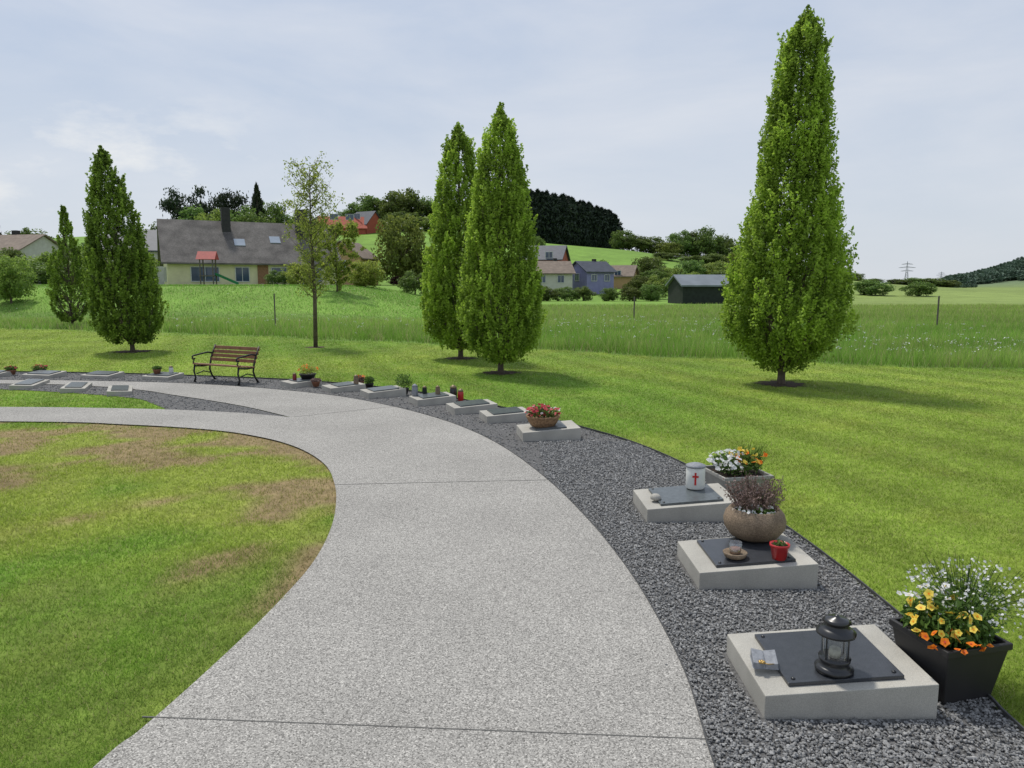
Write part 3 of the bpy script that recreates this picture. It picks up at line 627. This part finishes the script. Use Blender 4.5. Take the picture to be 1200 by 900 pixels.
def sparse_tree(name,label,loc,H,W,seed,mat,nl,leaf,f0=.35,nb=40,grp=None):
    rng=np.random.RandomState(seed); g=thing(name,label,'tree',loc); b=MB(); P=[]
    b.tube([(0,0,-.05),(.03,0,H*.3),(-.03,.02,H*.6),(.0,0,H*.97)],[.065,.055,.035,.008],8)
    for k in range(nb):
        f=f0+(.95-f0)*k/nb; a=k*2.4+rng.rand(); L_=W*.5*(1-.6*abs((f-.62))/.5)*rng.uniform(.5,1.1); c_,s_=math.cos(a),math.sin(a)
        p0=np.array([0,0,H*f]); p1=p0+np.array([c_*L_*.5,s_*L_*.5,L_*.35]); p2=p0+np.array([c_*L_,s_*L_,L_*.8+rng.rand()*.15]); p2[2]=min(p2[2],H*1.0); b.tube([p0,p1,p2],[.014,.009,.003],5)
        for j in range(6):
            t=rng.uniform(.2,1); q=p0+(p1-p0)*min(1,t*2)+(p2-p1)*max(0,t*2-1); e=q+rng.normal(size=3)*.15+np.array([c_*.06,s_*.06,.06]); b.tube([q,e],[.004,.002],4)
            if rng.rand()<.9:
                m=nl; P.append(q+(e-q)*rng.rand(m,1)*1.1+rng.normal(size=(m,3))*.06)
    b.obj('trunk',M['bark'],g,smooth=True); P=np.concatenate(P)
    V,t=leaves(P,np.full(len(P),leaf),np.full(len(P),leaf*.6),rng.rand(len(P)),rng,up=.4)
    link(bpy.data.objects.new('crown',npmesh('crown',V,4,t,mat)),g)
sparse_tree('young_tree',"slender young tree with sparse yellow-green leaves",(-5.65,21.24,0),5.15,2.0,4,M['leafyellow'],20,.070,f0=.26,nb=50)
sparse_tree('garden_tree',"open spreading tree with fresh yellow-green leaves near house",(-10.9,46.5,tz(-10.9,46.5)-.2),4.2,5.4,6,M['leafyellow'],70,.13,f0=.12,nb=40)
for i,(x,y,r) in enumerate(TREES):
    b=MB(); n=28; vs=[(x+r*(.85+.2*math.sin(k*2.1+i)+.08*math.sin(k*5))*math.cos(k*6.283/n),y+r*(.85+.2*math.sin(k*2.1+i))*math.sin(k*6.283/n),.006) for k in range(n)]
    o=b.add(vs,[tuple(range(n))]).obj('mulch_bed',M['mulch']); o['kind']='structure'

# ---------------------------------------------------------------- distant trees (prototypes, unit size)
def proto(kind,seed):
    rng=np.random.RandomState(seed)
    if kind=='conifer':
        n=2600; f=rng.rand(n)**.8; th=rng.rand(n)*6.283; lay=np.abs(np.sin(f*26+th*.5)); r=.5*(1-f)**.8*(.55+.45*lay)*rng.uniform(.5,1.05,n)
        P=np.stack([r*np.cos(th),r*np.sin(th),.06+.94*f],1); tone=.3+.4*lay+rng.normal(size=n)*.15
        V,t=leaves(P,np.full(n,.10),np.full(n,.035),tone,rng,droop=.6)
    elif kind=='pine':
        C=[];
        for k in range(34):
            f=rng.uniform(.35,1); a=rng.rand()*6.28; rr=.42*math.sqrt(max(0,1-((f-.66)/.40)**2))*rng.uniform(.2,1); C.append((rr*math.cos(a),rr*math.sin(a),f*.94))
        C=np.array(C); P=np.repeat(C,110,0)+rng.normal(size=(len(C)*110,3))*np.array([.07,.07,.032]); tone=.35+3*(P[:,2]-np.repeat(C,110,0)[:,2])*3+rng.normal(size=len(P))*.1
        V,t=leaves(P,np.full(len(P),.055),np.full(len(P),.024),tone,rng)
    else:
        C=[]
        for k in range(100):
            v=unit(rng.normal(size=3)); q=rng.rand()**.38; v=v*q; zz=.53+v[2]*.43
            C.append((v[0]*.43,v[1]*.43,zz))
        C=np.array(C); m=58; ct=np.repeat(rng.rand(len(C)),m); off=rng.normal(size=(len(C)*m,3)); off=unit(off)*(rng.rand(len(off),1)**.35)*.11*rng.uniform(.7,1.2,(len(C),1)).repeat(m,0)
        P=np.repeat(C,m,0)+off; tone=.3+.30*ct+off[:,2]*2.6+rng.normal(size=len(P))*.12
        V,t=leaves(P,np.full(len(P),.048),np.full(len(P),.034),tone,rng)
    b=MB(); b.tube([(0,0,-.08),(.01,0,.25),(0,.01,.5),(0,0,.8)],[.028,.02,.013,.004],6)
    for k in range(7):
        a=k*.9; b.tube([(0,0,.25+.05*k),(.14*math.cos(a),.14*math.sin(a),.4+.05*k),(.27*math.cos(a),.27*math.sin(a),.5+.05*k)],[.012,.008,.003],5)
    return V,t,b
PM={}
def protomesh(kind,seed,mat):
    key=(kind,seed,mat.name)
    if key not in PM:
        V,t,b=proto(kind,seed); cm=npmesh('crown',V,4,t,mat); tm=bpy.data.meshes.new('trunk'); tm.from_pydata(b.v,[],b.f); tm.materials.append(M['bark']); PM[key]=(cm,tm)
    return PM[key]
def dtree(x,y,ztop,w,kind='d',seed=None):
    seed=seed if seed is not None else random.randint(0,3); z=tz(x,y)
    kk={'d':('round','decid','broadleaved tree with dense green crown','broadleaf_tree'),'l':('round','decidlight','light green leafy tree in spring foliage','broadleaf_tree'),'c':('conifer','conifer','dark pointed conifer','conifer_tree'),'p':('pine','conifer','dark pine with layered flat crown','pine_tree'),
        'y':('round','leafyellow','yellow-green shrub in fresh leaf','garden_shrub'),'u':('round','purple','dark purple-leaved shrub beside a meadow','garden_shrub'),'s':('round','decid','rounded green garden shrub','garden_shrub')}[kind]
    cm,tm=protomesh(kk[0],seed,M[kk[1]]); h=max(ztop-z,1)
    low=kind in 'yus'
    g=thing(kk[3],kk[2]+(" near houses" if not low else ""),'shrub' if low else 'tree',(x,y,z-(h*.14 if low else h*.06)),random.random()*6.28,'shrubs around the houses' if low else 'trees around the village')
    g.scale=(w*1.08,w*1.08,h*(1.17 if low else 1.08))
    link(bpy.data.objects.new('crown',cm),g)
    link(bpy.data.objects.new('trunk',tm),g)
T=[(-65,150,20.6,9,'p'),(-61.5,152,21.2,8,'p'),(-55.5,150,21.0,8,'p'),(-50.5,150,21.2,6.5,'c'),(-47.0,150,18.6,6,'d'),(-52,146,17,12,'d'),(-60,146,16.5,12,'d'),(-67,146,14,9,'d'),(-43.5,150,15.5,8,'d'),(-56,142,16,9,'l'),(-48,142,15.5,8,'d'),
(-103,150,17.6,3.6,'c'),(-96,150,13.1,9,'d'),(-90,145,10.5,10,'d'),(-83,145,10,9,'d'),(-77,145,9.8,9,'l'),(-105,150,12,9,'d'),(-71,140,10,9,'d'),(-99,140,11,9,'l'),(-87,140,9.5,8,'l'),
(-43,226,28.5,12,'d'),(-37,224,27,13,'d'),(-31,218,29.5,15,'d'),(-25,222,27.5,13,'d'),(-49,226,24.5,9,'d'),(-20,222,26,12,'d'),(-13,222,25.5,13,'d'),(-56,226,22,10,'d'),(-30,208,22,12,'d'),(-22,208,21,12,'l'),(-62,222,22,10,'d'),
(-14.8,100,11.3,7.5,'l'),(-11.5,102,7,6,'l'),(-9,104,6,6,'d'),(-26.5,104,5.0,5,'l'),(-5,105,6,6,'l'),(-2,104,5.5,5,'d'),(-31,112,7,6,'d'),
(4.2,138,11,4.6,'d'),(15,128,6.0,5,'d'),(19.5,130,5.0,5,'l'),(24,132,7,6.5,'d'),(27.5,130,5,6,'l'),(31,130,6.4,6,'d'),(35.5,130,5.9,7,'l'),(39,132,5.2,6,'d'),(0,130,6,5,'l'),(8.5,128,4.2,4,'l'),(23,122,4.4,5,'d'),(29,118,3.9,5,'l'),(25.5,112,3.4,5,'d'),(33,118,4.2,5,'d'),
(35.4,240,19.5,9,'d'),(40,240,17.5,10,'d'),(44.5,240,17.5,10,'d'),(49,236,15.5,10,'l'),(54,240,19.0,10,'d'),(58,242,18.8,9,'d'),(62,240,20,11,'d'),(68,240,17.5,10,'d'),(73,240,14,9,'d'),(78,240,12.5,9,'l'),(84,240,11.5,9,'d'),(90,240,10,10,'d'),(97,240,9.3,9,'d'),(104,240,8,9,'d'),(110,240,6,8,'d'),
(55,180,10,8,'l'),(49,182,9.5,8,'d'),(44,180,9,8,'d'),(38,185,10,8,'d'),(61,190,9,9,'d'),(66,190,7.5,8,'l'),(72,195,7,8,'d'),(79,200,6.5,8,'d'),(86,205,6,8,'l'),(33,175,8,6,'l'),
(93,180,3.4,6,'s'),(97,180,3.7,8,'s'),(101,180,3.7,7,'s'),(105,180,3.2,6,'s'),(88,182,2.4,6,'s'),(60,110,2.4,5,'s'),(54,112,2.6,6,'s'),(48,114,2.8,6,'s'),(42,116,3,6,'s'),
(8.4,88,1.7,3,'s'),(11.2,86,1.6,2.4,'s'),(13.6,86,1.6,3,'s'),(16,86,2.0,3,'s'),(4,86,1.7,3,'s'),(6.2,87,1.6,3,'s'),(1.5,90,2.2,3,'s'),(21.8,78,1.9,2.5,'s'),(24,80,2,3,'s'),(27,82,2.2,3,'s'),(30,84,2.4,4,'s'),(-1.5,92,2.4,4,'s'),(-5,94,3,4,'s'),(17,100,3.2,4,'d'),(19.2,98,3.0,4,'l'),(21.5,96,3.4,4,'d'),(34,90,2.6,4,'s'),
(-14.3,98,3.1,4,'u'),(-17.2,61,3.6,3.0,'y'),(-12.2,62,3.9,3.4,'y'),(-8.6,66,3.0,3,'s'),(-19.5,62,3.0,2.0,'s'),
(-27.98,41.59,3.5,2.6,'l'),(-30.5,44,3.2,3,'d'),(-36,60,3.6,4,'s'),(-38.5,62,3.8,4,'s'),(-33.5,62,3.0,3,'s'),(-43,63,4,4,'s'),(-40.5,80,5,6,'l'),(-47,82,5.5,6,'d'),(-52,85,5.5,6,'l'),(-57,85,6,5,'d'),(-62,82,5,5,'s'),(-20.6,72,2.7,2.0,'s')]
for t in T: dtree(*t)
# conifer wood on ridge (single mass)
V0,t0,_=proto('conifer',2); VS=[];TS=[]
V0=V0[:4*1400];t0=t0[:4*1400]; V0=V0*np.stack([1+1.3*V0[:,2],1+1.3*V0[:,2],np.ones(len(V0))],1)
for X in np.arange(-12,36,1.5):
    for Yr in (256,261,266,272):
        x=X+rs.uniform(-.7,.7); y=Yr+rs.uniform(-1.5,1.5); top=np.interp(X,[-12,3,20,33,36],[33,34.5,32,27.5,25])+rs.uniform(-.5,.7); z=tz(x,y); h=top-z; a=rs.rand()*6; ca,sa=math.cos(a),math.sin(a)
        v=V0*np.array([8,8,h]); VS.append(np.stack([v[:,0]*ca-v[:,1]*sa+x,v[:,0]*sa+v[:,1]*ca+y,v[:,2]+z-.5],1)); TS.append(t0+rs.uniform(-.1,.1))
o=bpy.data.objects.new('conifer_wood',npmesh('conifer_wood',np.concatenate(VS),4,np.clip(np.concatenate(TS),0,1),mkleaf('wood_needles',(.012,.022,.016),(.046,.066,.042),.05))); link(o); o['kind']='stuff'
# far woodland on the distant hill and horizon hedgerows
VS=[];TS=[]
V0,t0,_=proto('round',9); V0=V0.reshape(-1,4,3)[::8].reshape(-1,3);t0=t0.reshape(-1,4)[::8].ravel(); cen=V0.reshape(-1,4,3).mean(1,keepdims=True); V0=((V0.reshape(-1,4,3)-cen)*2.4+cen).reshape(-1,3)
pts=[]
for _ in range(420):
    y=rs.uniform(950,1500); x=y*rs.uniform(.58,.80); pts.append((x,y,rs.uniform(12,20)))
for _ in range(90):
    y=rs.uniform(600,800); x=y*rs.uniform(.40,.62); pts.append((x,y,rs.uniform(3,6)))
for x,y,s in pts:
    z=tz(x,y); VS.append(V0*np.array([s*1.6,s*1.6,s])+np.array([x,y,z-s*.15])); TS.append(t0)
o=bpy.data.objects.new('distant_woodland',npmesh('distant_woodland',np.concatenate(VS),4,np.clip(np.concatenate(TS),0,1),mkleaf('hazy_foliage',(.06,.105,.08),(.14,.20,.125),.1))); link(o); o['kind']='stuff'  # bluish green leaf colour has the aerial haze painted in

# ---------------------------------------------------------------- houses
def window(par,x,y,z,w,h,axis='x',out=-1):
    b=MB(); fr=MB(); t=.06
    def bx(B,cx,cz,sx,sz,dep,pr):
        if axis=='x': B.box((x+cx,y+out*pr,z+cz),(sx,dep,sz))
        else: B.box((x+out*pr,y+cx,z+cz),(dep,sx,sz))
    bx(b,0,0,w,h,.05,.02); o=b.obj('window',M['pane'],par)
    for s in(-1,1): bx(fr,s*(w/2+t/2),0,t*1.3,h+2*t,.09,.03); bx(fr,0,s*(h/2+t/2),w-.01,t*1.3,.09,.032)
    bx(fr,0,0,t*.8,h-.01,.07,.034); fr.obj('frame',M['frame'],o)
def house(name,label,x,y,W,D,yaw,ze,zr,wall,roof,wins=(),chims=(),sky=(),oh=.4,base=None,door=None):
    z0=(tz(x,y) if base is None else base)-.3; g=thing(name,label,'house' if name!='barn' else 'barn',(x,y,z0),rad(yaw)); he=ze-z0; hr=zr-z0; w,d=W/2,D/2
    b=MB(); b.add([(-w,-d,-1),(w,-d,-1),(w,d,-1),(-w,d,-1),(-w,-d,he),(w,-d,he),(w,d,he),(-w,d,he),(-w,0,hr-.02),(w,0,hr-.02)],[(0,1,5,4),(2,3,7,6),(1,2,6,9,5),(3,0,4,8,7),(4,5,9,8),(7,8,9,6)]); b.obj('wall',wall,g)
    t=.18; k=(hr-he)/d; e=d+oh; zo=he-k*oh; b=MB(); ww=w+oh
    b.add([(-ww,-e,zo+.03),(ww,-e,zo+.03),(ww,0,hr+.03),(-ww,0,hr+.03),(-ww,-e,zo+t),(ww,-e,zo+t),(ww,0,hr+t),(-ww,0,hr+t),(-ww,e,zo+.03),(ww,e,zo+.03),(-ww,e,zo+t),(ww,e,zo+t)],
      [(0,3,2,1),(4,5,6,7),(0,1,5,4),(8,9,2,3),(7,6,11,10),(9,8,10,11),(1,2,6,5),(2,9,11,6),(3,0,4,7),(8,3,7,10)])
    ro=b.obj('roof',roof,g)
    for cx,cy,cw,ch in chims:
        MB().box((cx,cy,hr-abs(cy)*k+ch/2-.6),(cw,cw,ch+1.2)).obj('chimney',M['chimney'],ro)
    for cx,cy,sw in sky:
        zz=hr-abs(cy)*k+t+.03; q=MB(); al=math.atan(k)
        q.box((0,0,0),(sw,1.0,.08)).obj('skylight',M['skypane'],ro,loc=(cx,cy,zz),rot=(al if cy<0 else -al,0,0))
    for wn in wins:
        if wn[0]=='f': window(g,wn[1],-d,wn[2]+.3,wn[3],wn[4],'x',-1)
        else: window(g,-w,wn[1],wn[2]+.3,wn[3],wn[4],'y',-1)
    if door:
        o=MB().box((door[0],-d-.02,1.3),(1.0,.08,2.0)).obj('door',M['wood'],g); MB().lathe([(.04,0),(.04,.06)],8).obj('handle',M['steel'],o,loc=(door[0]+.35,-d-.12,1.3))
    return g
house('house',"cream rendered house with steep weathered brown tiled roof",-26.6,76,15.6,8.6,27,4.15,7.95,M['cream'],M['roofbrown'],
  [('f',-4.6,1.1,2.4,1.3),('f',-1.3,1.1,1.2,1.3),('f',2.4,1.1,2.0,1.3),('f',5.6,1.1,1.2,1.3),('g',-1.6,1.1,1.2,1.3),('g',1.6,1.1,1.2,1.3),('g',0,3.7,1.4,1.2)],[(-2.2,-.9,.8,2.2),(5.0,-1.4,1.1,2.7)],[(-1.2,-2.5,1.0),(2.2,-2.1,1.0)],oh=.5,door=(.6,))
house('house',"house with low dark blue-grey roof behind trees",-47,95,7,8,15,6.1,8.6,M['offwhite'],M['roofdark'],[('f',0,2.6,1.4,1.2)])
house('house',"pale house with light brown tiled roof",-68,100,13,8,-10,6.3,8.3,M['offwhite'],M['rooflight'],[('f',3.5,1.6,1.4,1.4),('f',0,1.6,1.4,1.4),('f',5.4,1.6,1.0,1.4)],[(2,.5,.7,1)])
house('house',"red clad hillside house with red-brown roof",-45,200,12,8,12,16.8,19.8,M['redwall'],M['redwall'],[('f',-2,4,2,1.4),('f',2,4,2,1.4)],[(2,.5,1,1.5)])
house('house',"red hillside house with dark gable roof",-39.2,203,6,7,-30,18.0,21.4,M['redwall'],M['roofdark'],[('f',0,4,2,1.4)])
house('house',"small ochre gabled house among shrubs",-21.6,100,6,5.5,80,5.4,7.4,M['orange'],M['rooflight'],[('g',0,2.6,1.2,1.2)])
house('house',"cream village house with brown tiled roof",5.4,110,5.8,6,8,3.6,5.2,M['offwhite'],M['rooflight'],[('f',-1.5,2.3,.9,1),('f',1.2,2.3,.9,1)],[(1,.4,.5,.8)])
house('house',"reddish upper house with dark slate roof",5.8,132,7,7,-15,6.3,8.6,M['redwall'],M['roofdark'],[('f',-1.5,4.0,1.2,1),('f',1.5,4.0,1.2,1)],base=3)
house('house',"lilac blue house with dark pitched roof",12.0,114,5.0,5,30,3.9,5.3,M['lilac'],M['roofdark'],[('f',-1.2,2.3,.9,.9),('f',1.2,2.3,.9,.9),('g',0,2.4,1.0,1.0)],[(.8,.3,.5,.7)])
house('house',"small brown roofed house by trees",18.2,125,4.6,5,-20,3.4,5.0,M['orange'],M['rooflight'],[('f',0,2.2,1,1)])
house('barn',"low dark boarded barn with grey metal roof",18.9,75,5.1,4.6,6,1.75,2.7,M['barn'],M['roofmetal'],[],oh=.25)
# play tower with slide
g=thing('play_tower',"wooden play tower with red roof and green slide",'play tower',(-26.6,65.5,tz(-26.6,65.5)),rad(8),scale=.88)
b=MB()
for sx in(-.6,.6):
    for sy in(-.6,.6): b.box((sx,sy,1.3),(.1,.1,2.6))
b.obj('post',M['post'],g); MB().box((0,0,1.0),(1.4,1.4,.1)).obj('platform',M['post'],g)
MB().add([(-.9,-.9,2.6),(.9,-.9,2.6),(.9,.9,2.6),(-.9,.9,2.6),(-.9,0,3.4),(.9,0,3.4)],[(0,1,5,4),(2,3,4,5),(1,2,5),(3,0,4),(3,2,1,0)]).obj('roof',M['roofred'],g)
b=MB(); b.add([(.7,-.3,1.08),(.7,.3,1.08),(2.8,.3,.12),(2.8,-.3,.12),(.7,-.34,1.3),(2.8,-.34,.34),(.7,.34,1.3),(2.8,.34,.34)],[(0,3,2,1),(0,4,5,3),(1,2,7,6)]); b.obj('slide',M['slide'],g)
# posts
for x,y,h,r in((-9.8,30.7,1.45,.028),(17.6,30.7,1.35,.035),(6.32,38.45,1.2,.035),(13.0,33.5,.9,.03),(22.5,28.2,1.0,.03)):
    g=thing('fence_post',"thin weathered wooden stake standing in tall grass",'fence post',(x,y,tz(x,y)),0,'stakes in the meadow')
    MB().lathe([(r,-.1),(r,h-.04),(r*.5,h)],8).obj('stake',M['post'],g)
# pylons
def pylon(x,y,H):
    g=thing('electricity_pylon',"lattice steel electricity pylon on the horizon",'pylon',(x,y,tz(x,y)),rad(-25),'electricity pylons'); b=MB(); w=H*.09
    for sx in(-1,1):
        for sy in(-1,1): b.tube([(sx*w,sy*w,0),(sx*w*.35,sy*w*.35,H*.6),(0,0,H)],[.28,.24,.16],4)
    for k in range(7):
        z1=H*.085*k;z2=H*.085*(k+1);a=w*(1-.65*z1/(H*.6));c=w*(1-.65*z2/(H*.6))
        for s in(-1,1): b.tube([(-a,s*a,z1),(c,s*c,z2)],[.14,.14],4); b.tube([(a,s*a,z1),(-c,s*c,z2)],[.14,.14],4)
    b.obj('mast',M['pylon'],g)
    b=MB()
    for z,l in((.62,.22),(.75,.30),(.88,.2)):
        b.tube([(-l*H,0,z*H),(0,0,z*H+.04*H)],[.12,.3],4); b.tube([(l*H,0,z*H),(0,0,z*H+.04*H)],[.12,.3],4); b.tube([(-l*H,0,z*H),(l*H,0,z*H)],[.16,.16],4)
    b.obj('crossarm',M['pylon'],g)
pylon(475,900,31); pylon(689,1200,24)

# ---------------------------------------------------------------- camera, light, sky
cd=bpy.data.cameras.new('Camera'); cam=bpy.data.objects.new('Camera',cd); COL.objects.link(cam); scene.camera=cam
cd.sensor_width=36; cd.lens=26.01; cd.clip_end=8000; cd.clip_start=.05
cam.location=(0,0,1.75); cam.rotation_euler=(rad(90-7.55),0,0)
el,az=rad(62),rad(-35)   # azimuth from +y toward +x
sd=bpy.data.lights.new('sun','SUN'); sd.energy=3.1; sd.angle=rad(6); sd.color=(1,.96,.88)
so=bpy.data.objects.new('sun',sd); COL.objects.link(so)
dirv=Vector((math.sin(az)*math.cos(el),math.cos(az)*math.cos(el),math.sin(el))); so.rotation_euler=dirv.to_track_quat('Z','Y').to_euler()
w=bpy.data.worlds.new('World'); scene.world=w; w.use_nodes=True; nt=w.node_tree; N=nt.nodes; L=nt.links; N.clear()
out=N.new('ShaderNodeOutputWorld'); bg=N.new('ShaderNodeBackground'); bg.inputs[1].default_value=.1; L.new(bg.outputs[0],out.inputs[0])
sk=N.new('ShaderNodeTexSky'); sk.sky_type='NISHITA'; sk.sun_disc=False; sk.sun_elevation=el; sk.sun_rotation=az; sk.dust_density=2
tc=N.new('ShaderNodeTexCoord'); sp=N.new('ShaderNodeSeparateXYZ'); L.new(tc.outputs['Generated'],sp.inputs[0])
gr=N.new('ShaderNodeValToRGB'); e=gr.color_ramp.elements; e[0].position=0; e[0].color=(7.0,7.5,8.1,1); e[1].position=.75; e[1].color=(4.2,5.2,7.0,1)
m_=gr.color_ramp.elements.new(.32); m_.color=(4.9,5.85,7.5,1)
L.new(sp.outputs['Z'],gr.inputs[0])
mp=N.new('ShaderNodeMapping'); mp.inputs['Scale'].default_value=(1.0,1.0,3.8); mp.inputs['Rotation'].default_value=(0,rad(8),rad(20)); L.new(tc.outputs['Generated'],mp.inputs[0])
no=N.new('ShaderNodeTexNoise'); no.inputs['Scale'].default_value=2.2; no.inputs['Detail'].default_value=10; no.inputs['Roughness'].default_value=.55; no.inputs['Distortion'].default_value=.3; L.new(mp.outputs[0],no.inputs['Vector'])
cr=N.new('ShaderNodeValToRGB'); cr.color_ramp.elements[0].position=.36; cr.color_ramp.elements[0].color=(0,0,0,1); cr.color_ramp.elements[1].position=.70; cr.color_ramp.elements[1].color=(.85,.85,.85,1); L.new(no.outputs['Fac'],cr.inputs[0])
mx=N.new('ShaderNodeMix'); mx.data_type='RGBA'; L.new(cr.outputs[0],mx.inputs[0]); L.new(gr.outputs[0],mx.inputs[6]); mx.inputs[7].default_value=(7.6,7.9,8.5,1)
# low cumulus bank toward the west
mp2=N.new('ShaderNodeMapping'); mp2.inputs['Scale'].default_value=(1,1,2.6); L.new(tc.outputs['Generated'],mp2.inputs[0])
n2_=N.new('ShaderNodeTexNoise'); n2_.inputs['Scale'].default_value=5; n2_.inputs['Detail'].default_value=9; n2_.inputs['Roughness'].default_value=.6; L.new(mp2.outputs[0],n2_.inputs['Vector'])
pr=N.new('ShaderNodeValToRGB'); pr.color_ramp.elements[0].position=.47; pr.color_ramp.elements[0].color=(0,0,0,1); pr.color_ramp.elements[1].position=.60; pr.color_ramp.elements[1].color=(1,1,1,1); L.new(n2_.outputs['Fac'],pr.inputs[0])
zr_=N.new('ShaderNodeValToRGB'); q=zr_.color_ramp.elements; q[0].position=.02; q[0].color=(.5,.5,.5,1); q[1].position=.26; q[1].color=(0,0,0,1); qq=q.new(.16); qq.color=(.9,.9,.9,1); L.new(sp.outputs['Z'],zr_.inputs[0])
xr=N.new('ShaderNodeMapRange'); xr.inputs[1].default_value=-.12; xr.inputs[2].default_value=-.42; xr.inputs[3].default_value=0; xr.inputs[4].default_value=1; L.new(sp.outputs['X'],xr.inputs[0])
a1=N.new('ShaderNodeMath'); a1.operation='MULTIPLY'; L.new(pr.outputs[0],a1.inputs[0]); L.new(zr_.outputs[0],a1.inputs[1])
a2=N.new('ShaderNodeMath'); a2.operation='MULTIPLY'; L.new(a1.outputs[0],a2.inputs[0]); L.new(xr.outputs[0],a2.inputs[1])
mx2=N.new('ShaderNodeMix'); mx2.data_type='RGBA'; L.new(a2.outputs[0],mx2.inputs[0]); L.new(mx.outputs[2],mx2.inputs[6]); mx2.inputs[7].default_value=(8.6,8.7,8.8,1)
m2=N.new('ShaderNodeMix'); m2.data_type='RGBA'; m2.inputs[0].default_value=.88; L.new(sk.outputs[0],m2.inputs[6]); L.new(mx2.outputs[2],m2.inputs[7])
L.new(m2.outputs[2],bg.inputs[0])
scene.view_settings.view_transform='Standard'; scene.view_settings.look='None'; scene.view_settings.exposure=0
